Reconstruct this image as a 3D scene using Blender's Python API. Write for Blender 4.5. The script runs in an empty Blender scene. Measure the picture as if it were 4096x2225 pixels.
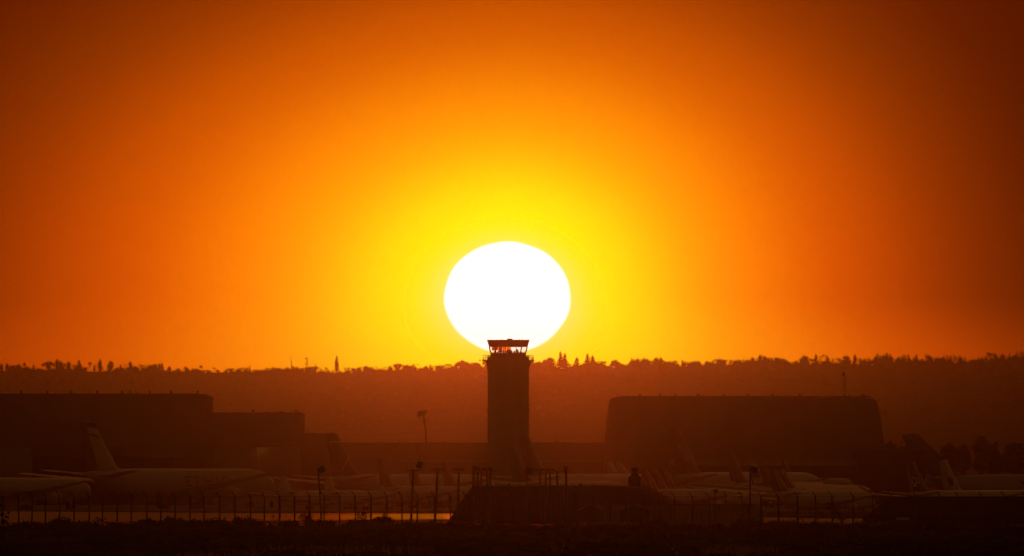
import bpy, bmesh, math, random
from mathutils import Vector, Matrix

sc = bpy.context.scene
COL = sc.collection
# ---------------------------------------------------------------- camera
CH = 3.0                     # eye height above the airfield, metres
HY = 1974.0                  # row of the level line in the 4096 px wide photograph
F = 480.0 / 36.0 * 4096.0    # focal length in those pixels (480 mm lens)
cam = bpy.data.cameras.new('camera'); camo = bpy.data.objects.new('camera', cam); COL.objects.link(camo)
cam.lens = 480.0; cam.sensor_width = 36.0
cam.shift_y = (HY - 1112.5) / 4096.0
cam.clip_start = 1.0; cam.clip_end = 60000.0
camo.location = (0, 0, CH); camo.rotation_euler = (math.pi / 2, 0, 0)
sc.camera = camo

# ---------------------------------------------------------------- exposure, sun and sky
EXPO = -9.04                  # exposed for the sun's disc
GAIN = 2.0 ** (-EXPO)
sc.view_settings.view_transform = 'Standard'; sc.view_settings.look = 'None'
sc.view_settings.exposure = EXPO; sc.view_settings.gamma = 1.0; sc.view_settings.use_curve_mapping = False
SUN_PX, SUN_PY = 2029.5, 1190.0
SUN_AZ = (SUN_PX - 2048) / F                 # radians right of straight ahead
SUN_EL = (HY - SUN_PY) / F                   # 0.82 degrees above level
sun = bpy.data.lights.new('sun', 'SUN'); suno = bpy.data.objects.new('sun', sun); COL.objects.link(suno)
sun.energy = 2.0; sun.angle = math.radians(0.5); sun.color = (1.0, 0.072, 0.001)
sdir = Vector((math.sin(SUN_AZ) * math.cos(SUN_EL), math.cos(SUN_AZ) * math.cos(SUN_EL), math.sin(SUN_EL)))
suno.rotation_euler = sdir.to_track_quat('Z', 'Y').to_euler()
suno.location = (0, 0, 200)

def lin(c):
    c = c / 255.0
    return c / 12.92 if c <= 0.04045 else ((c + 0.055) / 1.055) ** 2.4

world = bpy.data.worlds.new('World'); sc.world = world; world.use_nodes = True
wt = world.node_tree; wt.nodes.clear()
def wn(t, **kw):
    n = wt.nodes.new(t)
    for k, v in kw.items(): setattr(n, k, v)
    return n
def wmath(op, a, b=None, c=None):
    n = wn('ShaderNodeMath', operation=op)
    for i, v in enumerate((a, b, c)):
        if v is None: continue
        if isinstance(v, (int, float)): n.inputs[i].default_value = v
        else: wt.links.new(v, n.inputs[i])
    return n.outputs[0]
tc = wn('ShaderNodeTexCoord'); sx = wn('ShaderNodeSeparateXYZ')
wt.links.new(tc.outputs['Generated'], sx.inputs[0])
az = wmath('ARCTAN2', sx.outputs[0], sx.outputs[1])
el = wmath('ARCSINE', sx.outputs[2])
dx = wmath('MULTIPLY', wmath('SUBTRACT', az, SUN_AZ), F)      # offsets from the sun, unit 1/F radian
dy = wmath('MULTIPLY', wmath('SUBTRACT', el, SUN_EL), F)
# the sun's own disc: 0.53 degrees wide, flattened by refraction, rim slightly wavy with the heat
ang = wmath('ARCTAN2', dy, dx)
wob = wmath('ADD', wmath('MULTIPLY', wmath('SINE', wmath('MULTIPLY', ang, 7.0)), 0.004),
            wmath('MULTIPLY', wmath('SINE', wmath('MULTIPLY_ADD', ang, 11.0, 1.0)), 0.003))
rd = wmath('SQRT', wmath('ADD', wmath('POWER', wmath('DIVIDE', dx, 251.0), 2.0), wmath('POWER', wmath('DIVIDE', dy, 221.0), 2.0)))
rd = wmath('ADD', rd, wob)
disc = wn('ShaderNodeMapRange'); disc.interpolation_type = 'SMOOTHSTEP'
wt.links.new(rd, disc.inputs[0]); disc.inputs[1].default_value = 1.03; disc.inputs[2].default_value = 0.975
disc.inputs[3].default_value = 0.0; disc.inputs[4].default_value = 1.0
# aureole: wider than high, a touch tighter on the right
axx = wmath('ABSOLUTE', dx)
rgt = wmath('MAXIMUM', dx, 0.0)
xx = wmath('ADD', axx, wmath('MULTIPLY', wmath('MULTIPLY', rgt, rgt), 0.00012))
ay = wmath('ABSOLUTE', dy)
yy = wmath('MULTIPLY', ay, wmath('MULTIPLY_ADD', wmath('MINIMUM', ay, 2500.0), 0.00025, 1.2))
below = wmath('MULTIPLY_ADD', wmath('MAXIMUM', wmath('MINIMUM', dy, 0.0), -260.0), wmath('MULTIPLY_ADD', wmath('GREATER_THAN', dx, 0.0), 0.0004, 0.0005), 1.0)     # wider along the horizon
xx = wmath('MULTIPLY', xx, below)
rr = wmath('POWER', wmath('ADD', wmath('POWER', xx, 1.8), wmath('POWER', yy, 1.8)), 1 / 1.8)
STOPS = [(250,(252,232,120)),(285,(250,228,80)),(360,(254,226,20)),(440,(255,222,0)),(598,(255,196,0)),(757,(255,165,0)),
 (916,(255,142,0)),(1075,(250,125,0)),(1234,(238,108,0)),(1393,(222,92,0)),(1552,(210,82,4)),(1711,(200,72,6)),
 (1870,(178,60,5)),(2029,(152,50,5)),(2300,(118,36,2)),(2700,(100,32,0)),(3200,(70,22,0)),(4500,(35,10,0)),(8000,(8,2,0)),(12000,(0,0,0))]
RMAX = 12000.0
def tab(t, x):
    if x <= t[0][0]: return t[0][1]
    for (p, q), (r, v) in zip(t, t[1:]):
        if x <= r: return q + (v - q) * (x - p) / (r - p)
    return t[-1][1]
# the haze in front of the sky dims it by 0.7 and adds its own glow; the sky behind is that much stronger
HR = [(250,.20),(600,.18),(1075,.16),(1552,.126),(2029,.12)]; HG = [(250,.05),(600,.026),(1075,.024),(1552,.018),(2029,.016)]
LINSTOPS = []
for r, c in STOPS:
    if r <= 1393: LINSTOPS.append((r, (max(0, lin(c[0])-tab(HR, r))/.7, max(0, lin(c[1])-tab(HG, r))/.7, max(0, lin(c[2])-tab([(250,.03),(440,.02),(600,.006),(1075,.003)], r))/.7)))
LINSTOPS += [(1552,(.72,.087,0)),(1711,(.60,.068,0)),(1870,(.465,.048,0)),(2029,(.345,.034,0)),(2200,(.25,.024,0)),(2400,(.17,.016,0)),(2600,(.112,.010,0)),(2807,(.07,.006,0)),(3300,(.016,.002,0)),(4500,(.01,.001,0)),(8000,(.002,0,0)),(12000,(0,0,0))]
RG = 1.6
ramp = wn('ShaderNodeValToRGB'); ramp.color_ramp.interpolation = 'B_SPLINE'; e = ramp.color_ramp.elements
while len(e) > 1: e.remove(e[-1])
for i, (r, c) in enumerate(LINSTOPS):
    q = e[0] if i == 0 else e.new(r / RMAX)
    q.position = r / RMAX; q.color = (c[0]/RG, c[1]/RG, c[2]/RG, 1)
wt.links.new(wmath('DIVIDE', rr, RMAX), ramp.inputs[0])
mixd = wn('ShaderNodeMix', data_type='RGBA'); wt.links.new(disc.outputs[0], mixd.inputs[0])
hi = wn('ShaderNodeMapRange'); wt.links.new(dy, hi.inputs[0]); hi.inputs[1].default_value = 150; hi.inputs[2].default_value = 1050
tn = wn('ShaderNodeMix', data_type='RGBA'); wt.links.new(hi.outputs[0], tn.inputs[0]); tn.inputs[6].default_value = (1, 1, 1, 1); tn.inputs[7].default_value = (.86, 1.24, 1, 1)
tm = wn('ShaderNodeMix', data_type='RGBA', blend_type='MULTIPLY'); tm.inputs[0].default_value = 1.0
wt.links.new(ramp.outputs[0], tm.inputs[6]); wt.links.new(tn.outputs[2], tm.inputs[7]); wt.links.new(tm.outputs[2], mixd.inputs[6]); mixd.inputs[7].default_value = (1.75/RG, 1.7/RG, 1.46/RG, 1)
glow = wn('ShaderNodeBackground'); wt.links.new(mixd.outputs[2], glow.inputs[0]); glow.inputs[1].default_value = GAIN * RG
sky = wn('ShaderNodeTexSky'); sky.sky_type = 'NISHITA'; sky.sun_disc = False
sky.sun_elevation = SUN_EL; sky.sun_rotation = SUN_AZ; sky.air_density = 2.0; sky.dust_density = 5.0; sky.ozone_density = 1.0
tint = wn('ShaderNodeMix', data_type='RGBA', blend_type='MULTIPLY'); tint.inputs[0].default_value = 1.0
wt.links.new(sky.outputs[0], tint.inputs[6]); tint.inputs[7].default_value = (1.0, 0.45, 0.13, 1)
amb = wn('ShaderNodeBackground'); wt.links.new(tint.outputs[2], amb.inputs[0]); amb.inputs[1].default_value = 0.072 * GAIN
add = wn('ShaderNodeAddShader'); wt.links.new(glow.outputs[0], add.inputs[0]); wt.links.new(amb.outputs[0], add.inputs[1])
out = wn('ShaderNodeOutputWorld'); wt.links.new(add.outputs[0], out.inputs[0])
world.cycles.sampling_method = 'MANUAL'; world.cycles.sample_map_resolution = 4096
cy = sc.cycles
cy.use_denoising = True; cy.max_bounces = 4; cy.diffuse_bounces = 2; cy.glossy_bounces = 2; cy.transmission_bounces = 3
cy.use_light_tree = False; cy.volume_bounces = 0; cy.transparent_max_bounces = 16; cy.use_adaptive_sampling = False
HAZE_DENSITY = 4.0e-5; HAZE_G = 0.982

# ---------------------------------------------------------------- helpers
def W(px, py, d):
    return Vector(((px - 2048) / F * d, d, CH + (HY - py) / F * d))
def px2m(n, d): return n / F * d
R = random.Random(7)
class MB:
    """collects shapes and links them as ONE mesh object"""
    def __init__(self): self.v = []; self.f = []; self.m = []; self.s = []
    def face(self, idx, mat=0, smooth=False): self.f.append(tuple(idx)); self.m.append(mat); self.s.append(smooth)
    def poly(self, pts, mat=0):
        b = len(self.v); self.v += [tuple(p) for p in pts]; self.face(range(b, b + len(pts)), mat)
    def box(self, c, size, mat=0, rot=None):
        x, y, z = (s / 2 for s in size); b = len(self.v); c = Vector(c)
        for sx_, sy_, sz_ in ((-1,-1,-1),(1,-1,-1),(1,1,-1),(-1,1,-1),(-1,-1,1),(1,-1,1),(1,1,1),(-1,1,1)):
            p = Vector((sx_*x, sy_*y, sz_*z))
            if rot is not None: p = rot @ p
            self.v.append(tuple(c + p))
        for q in ((0,3,2,1),(4,5,6,7),(0,1,5,4),(1,2,6,5),(2,3,7,6),(3,0,4,7)): self.face([b + i for i in q], mat)
    def tube(self, pts, rad, n=6, mat=0, cap=True, smooth=True):
        pts = [Vector(p) for p in pts]
        if isinstance(rad, (int, float)): rad = [rad] * len(pts)
        b = len(self.v); up0 = Vector((0, 0, 1))
        for i, p in enumerate(pts):
            t = (pts[min(i + 1, len(pts) - 1)] - pts[max(i - 1, 0)]).normalized()
            u = t.cross(up0 if abs(t.z) < 0.9 else Vector((1, 0, 0))).normalized(); w = t.cross(u)
            for k in range(n):
                a = 2 * math.pi * k / n
                self.v.append(tuple(p + (u * math.cos(a) + w * math.sin(a)) * rad[i]))
        for i in range(len(pts) - 1):
            for k in range(n):
                k2 = (k + 1) % n
                self.face((b + i*n + k, b + i*n + k2, b + (i+1)*n + k2, b + (i+1)*n + k), mat, smooth)
        if cap:
            self.face([b + k for k in range(n)][::-1], mat); self.face([b + (len(pts)-1)*n + k for k in range(n)], mat)
    def prism(self, prof, y0, y1, mat=0, axis='y'):
        """profile of (x, z) points extruded from y0 to y1"""
        n = len(prof); b = len(self.v)
        for y in (y0, y1):
            for (x, z) in prof: self.v.append((x, y, z) if axis == 'y' else (y, x, z))
        for k in range(n):
            k2 = (k + 1) % n; self.face((b + k, b + k2, b + n + k2, b + n + k), mat)
        self.face([b + k for k in range(n)], mat); self.face([b + n + k for k in range(n)][::-1], mat)
    def loft(self, rings, mat=0, smooth=True, cap=True):
        b = len(self.v); n = len(rings[0])
        for r in rings: self.v += [tuple(p) for p in r]
        for i in range(len(rings) - 1):
            for k in range(n):
                k2 = (k + 1) % n
                self.face((b + i*n + k, b + i*n + k2, b + (i+1)*n + k2, b + (i+1)*n + k), mat, smooth)
        if cap:
            self.face([b + k for k in range(n)][::-1], mat); self.face([b + (len(rings)-1)*n + k for k in range(n)], mat)
    def leaves(self, c, rad, n, size, rng, mat=0, shell=0.35):
        c = Vector(c)
        for _ in range(n):
            while True:
                p = Vector((rng.uniform(-1,1), rng.uniform(-1,1), rng.uniform(-1,1)))
                if shell < p.length < 1: break
            q = c + Vector((p.x*rad[0], p.y*rad[1], p.z*rad[2])); s = size * rng.uniform(0.6, 1.4)
            a = Vector((rng.gauss(0,1), rng.gauss(0,1), rng.gauss(0,1))).normalized()
            u = a.orthogonal().normalized(); w = a.cross(u)
            b = len(self.v)
            self.v += [tuple(q + u*s*0.6), tuple(q + w*s*0.45), tuple(q - u*s*0.6), tuple(q - w*s*0.45)]
            self.face((b, b+1, b+2, b+3), mat)
    def lump(self, c, rad, rng, mat=0, n=8, m=5, rough=0.22):
        """dense inner mass of a crown: a knobbly closed form"""
        c = Vector(c); rings = []
        for i in range(m + 1):
            ph = math.pi*i/m; k = max(.06, math.sin(ph)); rings.append([(c.x+math.cos(2*math.pi*j/n+i*.4)*rad[0]*k*(1+rng.uniform(-rough, rough)), c.y+math.sin(2*math.pi*j/n+i*.4)*rad[1]*k*(1+rng.uniform(-rough, rough)), c.z+math.cos(ph)*rad[2]*(1+rng.uniform(-rough, rough)*.6)) for j in range(n)])
        self.loft(rings, mat, False)
    def build(self, name, mats, parent=None, recalc=True):
        me = bpy.data.meshes.new(name); me.from_pydata(self.v, [], self.f)
        if not isinstance(mats, (list, tuple)): mats = [mats]
        for m in mats: me.materials.append(m)
        me.polygons.foreach_set('material_index', self.m); me.polygons.foreach_set('use_smooth', self.s)
        if recalc:
            bm = bmesh.new(); bm.from_mesh(me); bmesh.ops.recalc_face_normals(bm, faces=bm.faces); bm.to_mesh(me); bm.free()
        me.update()
        o = bpy.data.objects.new(name, me); COL.objects.link(o)
        if parent is not None: o.parent = parent
        return o
def link_mesh(name, me, parent=None):
    o = bpy.data.objects.new(name, me); COL.objects.link(o)
    if parent is not None: o.parent = parent
    return o
def tag(o, label=None, cat=None, group=None, kind=None):
    if label: o['label'] = label
    if cat: o['category'] = cat
    if group: o['group'] = group
    if kind: o['kind'] = kind
    return o
def empty(name, loc, rz=0.0):
    o = bpy.data.objects.new(name, None); COL.objects.link(o); o.location = loc; o.rotation_euler = (0, 0, rz)
    o.empty_display_size = 1.0
    return o

# ---------------------------------------------------------------- materials
def pmat(name, col, rough=0.8, spec=0.3, var=0.25, scale=1.0, metal=0.0, coat=0.0, streak=False, bump=0.0):
    m = bpy.data.materials.new(name); m.use_nodes = True; nt = m.node_tree; b = nt.nodes['Principled BSDF']
    b.inputs['Roughness'].default_value = rough; b.inputs['Specular IOR Level'].default_value = spec
    b.inputs['Metallic'].default_value = metal; b.inputs['Coat Weight'].default_value = coat; b.inputs['Coat Roughness'].default_value = 0.12
    t = nt.nodes.new('ShaderNodeTexCoord'); mp = nt.nodes.new('ShaderNodeMapping')
    nt.links.new(t.outputs['Object'], mp.inputs[0])
    if streak: mp.inputs['Scale'].default_value = (1, 1, 0.12)
    nz = nt.nodes.new('ShaderNodeTexNoise'); nz.inputs['Scale'].default_value = scale; nz.inputs['Detail'].default_value = 5
    nt.links.new(mp.outputs[0], nz.inputs['Vector'])
    mr = nt.nodes.new('ShaderNodeMapRange'); nt.links.new(nz.outputs['Fac'], mr.inputs[0])
    mr.inputs[1].default_value = 0.25; mr.inputs[2].default_value = 0.75; mr.inputs[3].default_value = 1 - var; mr.inputs[4].default_value = 1 + var
    mx = nt.nodes.new('ShaderNodeMix'); mx.data_type = 'RGBA'; mx.blend_type = 'MULTIPLY'; mx.inputs[0].default_value = 1
    mx.inputs[6].default_value = (*col, 1); nt.links.new(mr.outputs[0], mx.inputs[7]); nt.links.new(mx.outputs[2], b.inputs['Base Color'])
    if bump:
        bp = nt.nodes.new('ShaderNodeBump'); bp.inputs['Strength'].default_value = bump; bp.inputs['Distance'].default_value = 0.3
        nt.links.new(nz.outputs['Fac'], bp.inputs['Height']); nt.links.new(bp.outputs[0], b.inputs['Normal'])
    return m
def leafmat(name, col, trans=0.35):
    m = bpy.data.materials.new(name); m.use_nodes = True; nt = m.node_tree; nt.nodes.clear()
    d = nt.nodes.new('ShaderNodeBsdfDiffuse'); t = nt.nodes.new('ShaderNodeBsdfTranslucent')
    oi = nt.nodes.new('ShaderNodeObjectInfo'); g = nt.nodes.new('ShaderNodeNewGeometry')
    nz = nt.nodes.new('ShaderNodeTexNoise'); nz.inputs['Scale'].default_value = 0.6; nt.links.new(g.outputs['Position'], nz.inputs['Vector'])
    mr = nt.nodes.new('ShaderNodeMapRange'); nt.links.new(nz.outputs['Fac'], mr.inputs[0]); mr.inputs[1].default_value = .3; mr.inputs[2].default_value = .7
    mr.inputs[3].default_value = 0.55; mr.inputs[4].default_value = 1.45
    mx = nt.nodes.new('ShaderNodeMix'); mx.data_type = 'RGBA'; mx.blend_type = 'MULTIPLY'; mx.inputs[0].default_value = 1
    mx.inputs[6].default_value = (*col, 1); nt.links.new(mr.outputs[0], mx.inputs[7])
    nt.links.new(mx.outputs[2], d.inputs[0]); nt.links.new(mx.outputs[2], t.inputs[0])
    ms = nt.nodes.new('ShaderNodeMixShader'); ms.inputs[0].default_value = trans
    nt.links.new(d.outputs[0], ms.inputs[1]); nt.links.new(t.outputs[0], ms.inputs[2])
    o = nt.nodes.new('ShaderNodeOutputMaterial'); nt.links.new(ms.outputs[0], o.inputs[0])
    return m
def glassmat(name, col, refl=0.06):
    m = bpy.data.materials.new(name); m.use_nodes = True; nt = m.node_tree; nt.nodes.clear()
    t = nt.nodes.new('ShaderNodeBsdfTransparent'); t.inputs[0].default_value = (*col, 1)
    g = nt.nodes.new('ShaderNodeBsdfGlossy'); g.inputs['Roughness'].default_value = 0.05; g.inputs[0].default_value = (.8, .8, .8, 1)
    ms = nt.nodes.new('ShaderNodeMixShader'); ms.inputs[0].default_value = refl
    nt.links.new(t.outputs[0], ms.inputs[1]); nt.links.new(g.outputs[0], ms.inputs[2])
    o = nt.nodes.new('ShaderNodeOutputMaterial'); nt.links.new(ms.outputs[0], o.inputs[0])
    return m
def emitmat(name, col, st):
    m = bpy.data.materials.new(name); m.use_nodes = True; b = m.node_tree.nodes['Principled BSDF']
    b.inputs['Base Color'].default_value = (.1, .1, .1, 1); m.cycles.emission_sampling = 'NONE'; b.inputs['Emission Color'].default_value = (*col, 1); b.inputs['Emission Strength'].default_value = st
    return m
M = dict(
 soil=pmat('dry soil', (0.055, 0.042, 0.03), 1.0, 0.0, 0.45, 0.15),
 hill=pmat('dry hillside', (0.10, 0.075, 0.045), 1.0, 0.0, 0.4, 0.02),
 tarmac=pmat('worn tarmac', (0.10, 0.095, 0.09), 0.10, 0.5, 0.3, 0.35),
 apron=pmat('apron concrete', (0.12, 0.11, 0.1), 0.85, 0.15, 0.25, 0.08),
 dirt=pmat('dirt track', (0.16, 0.12, 0.08), 0.7, 0.4, 0.4, 0.8),
 steel=pmat('corrugated cladding', (0.16, 0.13, 0.11), 0.7, 0.2, 0.12, 0.25, streak=True),
 roof=pmat('hangar roofing', (0.10, 0.09, 0.085), 0.8, 0.2, 0.2, 0.3),
 pale=pmat('pale hangar panels', (0.34, 0.30, 0.26), 0.7, 0.2, 0.12, 0.3, streak=True),
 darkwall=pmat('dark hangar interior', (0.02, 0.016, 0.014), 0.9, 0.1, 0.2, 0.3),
 concrete=pmat('tower concrete', (0.20, 0.17, 0.15), 0.85, 0.2, 0.15, 0.4, streak=True),
 white=pmat('white aircraft paint', (0.62, 0.60, 0.58), 0.30, 0.5, 0.06, 0.25, coat=0.3),
 cream=pmat('cream aircraft paint', (0.52, 0.46, 0.37), 0.32, 0.5, 0.07, 0.25, coat=0.3),
 grey=pmat('light grey aircraft paint', (0.42, 0.41, 0.40), 0.34, 0.5, 0.07, 0.25, coat=0.2),
 tan=pmat('tan aircraft paint', (0.45, 0.36, 0.25), 0.34, 0.5, 0.07, 0.25, coat=0.2),
 navy=pmat('dark blue aircraft paint', (0.03, 0.03, 0.06), 0.35, 0.4, 0.1, 0.3, coat=0.2),
 red=pmat('dark red aircraft paint', (0.16, 0.018, 0.015), 0.35, 0.4, 0.1, 0.3, coat=0.2),
 brown=pmat('brown aircraft paint', (0.10, 0.06, 0.035), 0.35, 0.4, 0.1, 0.3, coat=0.2),
 metal=pmat('bare aluminium', (0.55, 0.54, 0.53), 0.35, 0.5, 0.1, 1.0, metal=0.9),
 rubber=pmat('tyre rubber', (0.02, 0.02, 0.02), 0.9, 0.1, 0.2, 2.0),
 glassdark=pmat('cockpit glass', (0.01, 0.01, 0.012), 0.1, 0.5, 0.1, 1.0),
 letter=pmat('lettering paint', (0.20, 0.16, 0.10), 0.45, 0.4, 0.1, 1.0),
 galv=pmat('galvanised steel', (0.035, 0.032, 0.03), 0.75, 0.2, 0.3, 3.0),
 pole=pmat('weathered pole timber', (0.085, 0.065, 0.045), 0.85, 0.2, 0.3, 2.0),
 black=pmat('black painted metal', (0.015, 0.014, 0.013), 0.6, 0.3, 0.2, 2.0),
 earth=pmat('grassed earth bank', (0.032, 0.025, 0.016), 1.0, 0.0, 0.45, 0.5),
 shedwall=pmat('shed wall', (0.10, 0.08, 0.06), 0.8, 0.15, 0.2, 0.6, streak=True),
 shedpale=pmat('pale shed wall', (0.30, 0.24, 0.16), 0.8, 0.15, 0.15, 0.6, streak=True),
 hutwall=pmat('dark hut boards', (0.05, 0.04, 0.028), 0.85, 0.15, 0.2, 1.0),
 sign=pmat('dark sign panel', (0.02, 0.02, 0.02), 0.7, 0.2, 0.2, 2.0),
 bark=pmat('bark', (0.06, 0.045, 0.032), 0.95, 0.1, 0.3, 1.5),
 leaf=leafmat('dark evergreen leaves', (0.045, 0.05, 0.02), 0.25),
 palmleaf=leafmat('palm fronds', (0.06, 0.055, 0.022), 0.25),
 scrub=leafmat('chaparral leaves', (0.04, 0.038, 0.018), 0.3),
 straw=leafmat('dry grass', (0.40, 0.27, 0.12), 0.6),
 glass=glassmat('cab glazing', (0.92, 0.93, 0.9)),
 blind=glassmat('amber sun blind', (0.85, 0.34, 0.02), 0.03),
 blind_dim=glassmat('drawn amber blind', (0.55, 0.15, 0.008), 0.03),
 lamp=emitmat('sodium lamp', (1.0, 0.60, 0.02), 900.0),
)

# the taxiway: smoothed in its middle stretch to place the glare there, rougher and streaky elsewhere
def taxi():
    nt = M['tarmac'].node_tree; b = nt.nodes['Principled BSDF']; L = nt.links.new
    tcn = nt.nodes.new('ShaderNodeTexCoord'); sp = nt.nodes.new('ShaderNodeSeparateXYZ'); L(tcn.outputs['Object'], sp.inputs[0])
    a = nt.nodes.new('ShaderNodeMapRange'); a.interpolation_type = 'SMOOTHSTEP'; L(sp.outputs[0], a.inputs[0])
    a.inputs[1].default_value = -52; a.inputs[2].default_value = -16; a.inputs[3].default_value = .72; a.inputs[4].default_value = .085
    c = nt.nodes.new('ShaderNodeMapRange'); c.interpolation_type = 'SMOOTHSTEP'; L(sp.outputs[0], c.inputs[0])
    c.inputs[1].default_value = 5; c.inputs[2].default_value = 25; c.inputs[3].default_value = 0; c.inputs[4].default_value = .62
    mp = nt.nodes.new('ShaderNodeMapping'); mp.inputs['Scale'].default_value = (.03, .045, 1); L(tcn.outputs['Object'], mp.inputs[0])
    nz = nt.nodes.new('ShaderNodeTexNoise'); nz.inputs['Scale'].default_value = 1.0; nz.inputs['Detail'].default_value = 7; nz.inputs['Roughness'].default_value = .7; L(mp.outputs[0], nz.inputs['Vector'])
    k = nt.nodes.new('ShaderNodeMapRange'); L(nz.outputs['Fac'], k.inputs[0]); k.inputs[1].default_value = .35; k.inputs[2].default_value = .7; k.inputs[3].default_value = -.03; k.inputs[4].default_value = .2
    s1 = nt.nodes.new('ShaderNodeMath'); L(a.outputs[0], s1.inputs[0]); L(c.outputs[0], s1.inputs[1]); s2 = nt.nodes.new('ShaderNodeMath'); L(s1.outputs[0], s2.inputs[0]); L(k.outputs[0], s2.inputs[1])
    # the glare's orange put into the gloss colour over the dull asphalt, strongest at grazing view
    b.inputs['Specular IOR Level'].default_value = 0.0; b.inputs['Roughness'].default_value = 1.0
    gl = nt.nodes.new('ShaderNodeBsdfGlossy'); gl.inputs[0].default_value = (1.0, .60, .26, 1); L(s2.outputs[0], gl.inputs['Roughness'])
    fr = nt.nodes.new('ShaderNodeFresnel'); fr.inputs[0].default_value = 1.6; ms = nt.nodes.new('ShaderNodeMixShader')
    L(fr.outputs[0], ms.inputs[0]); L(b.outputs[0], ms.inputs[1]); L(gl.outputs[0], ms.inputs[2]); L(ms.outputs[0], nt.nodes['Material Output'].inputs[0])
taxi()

def verge():
    """bare dusty ground with dry grass between taxiway and fence: dull soil with orange gloss patches added as broken glints"""
    nt = M['verge'].node_tree; b = nt.nodes['Principled BSDF']; L = nt.links.new
    tcn = nt.nodes.new('ShaderNodeTexCoord'); mp = nt.nodes.new('ShaderNodeMapping'); mp.inputs['Scale'].default_value = (.22, .035, 1); L(tcn.outputs['Object'], mp.inputs[0])
    nz = nt.nodes.new('ShaderNodeTexNoise'); nz.inputs['Scale'].default_value = 1.0; nz.inputs['Detail'].default_value = 8; nz.inputs['Roughness'].default_value = .75; L(mp.outputs[0], nz.inputs['Vector'])
    k = nt.nodes.new('ShaderNodeMapRange'); L(nz.outputs['Fac'], k.inputs[0]); k.inputs[1].default_value = .46; k.inputs[2].default_value = .66; k.inputs[3].default_value = .0; k.inputs[4].default_value = .75
    gl = nt.nodes.new('ShaderNodeBsdfGlossy'); gl.inputs[0].default_value = (1.0, .48, .20, 1); gl.inputs['Roughness'].default_value = .2
    ms = nt.nodes.new('ShaderNodeMixShader'); L(k.outputs[0], ms.inputs[0]); L(b.outputs[0], ms.inputs[1]); L(gl.outputs[0], ms.inputs[2]); L(ms.outputs[0], nt.nodes['Material Output'].inputs[0])
M['verge'] = pmat('dusty verge', (0.10, 0.07, 0.04), 1.0, 0.0, 0.4, 0.3)
verge()
# ---------------------------------------------------------------- setting: ground, taxiway, hills
RIDGE_D = 11000.0; HILL_D0 = 5600.0
RIDGE = [(-3000,1490),(-600,1488),(0,1484),(450,1486),(590,1480),(640,1476),(690,1488),(730,1494),(790,1490),(1000,1490),(1300,1490),(1540,1489),(1680,1488),(1760,1484),(1830,1470),
         (1900,1472),(1960,1478),(2100,1474),(2200,1474),(2300,1474),(2430,1472),(2600,1469),(2750,1463),(2900,1464),(3100,1463),(3300,1460),(3450,1462),(3600,1457),(3750,1452),(3900,1451),(4096,1449),(4700,1446),(7000,1455)]
def interp(tab, x):
    if x <= tab[0][0]: return tab[0][1]
    for (a, b), (c, d) in zip(tab, tab[1:]):
        if x <= c: return b + (d - b) * (x - a) / (c - a)
    return tab[-1][1]
def wav(x, y): return math.sin(x*0.013+1.3)*math.cos(y*0.0031+x*0.004) + 0.5*math.sin(x*0.041+y*0.007+2.0)
def hill_z(x, y):
    px = 2048 + x / RIDGE_D * F
    top = CH + (HY - interp(RIDGE, px)) / F * RIDGE_D
    t = (y - HILL_D0) / (RIDGE_D - HILL_D0)
    if t <= 0: return -0.6
    if t <= 1: return top * (t ** 1.25) + wav(x, y) * 2.6 * math.sin(math.pi * t) - 0.6 * (1 - t)
    return top * max(0.0, 1 - (t - 1) * 1.6)
def sheet(name, xs, ys, zf, m):
    v = [(x, y, zf(x, y)) for y in ys for x in xs]; n = len(xs)
    f = [(j*n+i, j*n+i+1, (j+1)*n+i+1, (j+1)*n+i) for j in range(len(ys)-1) for i in range(n-1)]
    me = bpy.data.meshes.new(name); me.from_pydata(v, [], f); me.materials.append(m)
    me.polygons.foreach_set('use_smooth', [True]*len(f)); me.update()
    return link_mesh(name, me)
def near_z(x, y):
    """the rough ground in front of the fence: low humps, sinking to the airfield's level"""
    if y > 1230: return 0.0
    k = min(1.0, (1230 - y) / 120.0)
    h = 0.22*math.sin(x*0.21+y*0.013) + 0.16*math.sin(x*0.083-y*0.021+1) + 0.12*math.sin(x*0.5+y*0.05)
    return k * h
gx = [-2500, -1200, -600, -300, -160] + [i*1.6-72 for i in range(91)] + [160, 300, 600, 1200, 2500]
gy = [-200, 0, 150, 300, 400, 480, 540] + [580 + i*9 for i in range(75)] + [1300, 1600, 2000, 3000, 4500, 6500, 9000, 12500]
g = tag(sheet('ground', gx, gy, near_z, M['soil']), kind='structure')
hx = [-2400, -1600, -1000, -700] + [i*7-560 for i in range(161)] + [700, 1000, 1600, 2400]
hy = [HILL_D0 - 80, HILL_D0] + [HILL_D0 + (RIDGE_D-HILL_D0)*i/26 for i in range(1, 27)] + [11300, 11900, 12450]
tag(sheet('hills', hx, hy, hill_z, M['hill']), kind='structure')
def flat(name, pts, z, m):
    mb = MB(); mb.poly([(x, y, z) for x, y in pts], 0); return tag(mb.build(name, m, recalc=False), kind='structure')
def gxy(px, d): return ((px-2048)/F*d, d)
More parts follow.
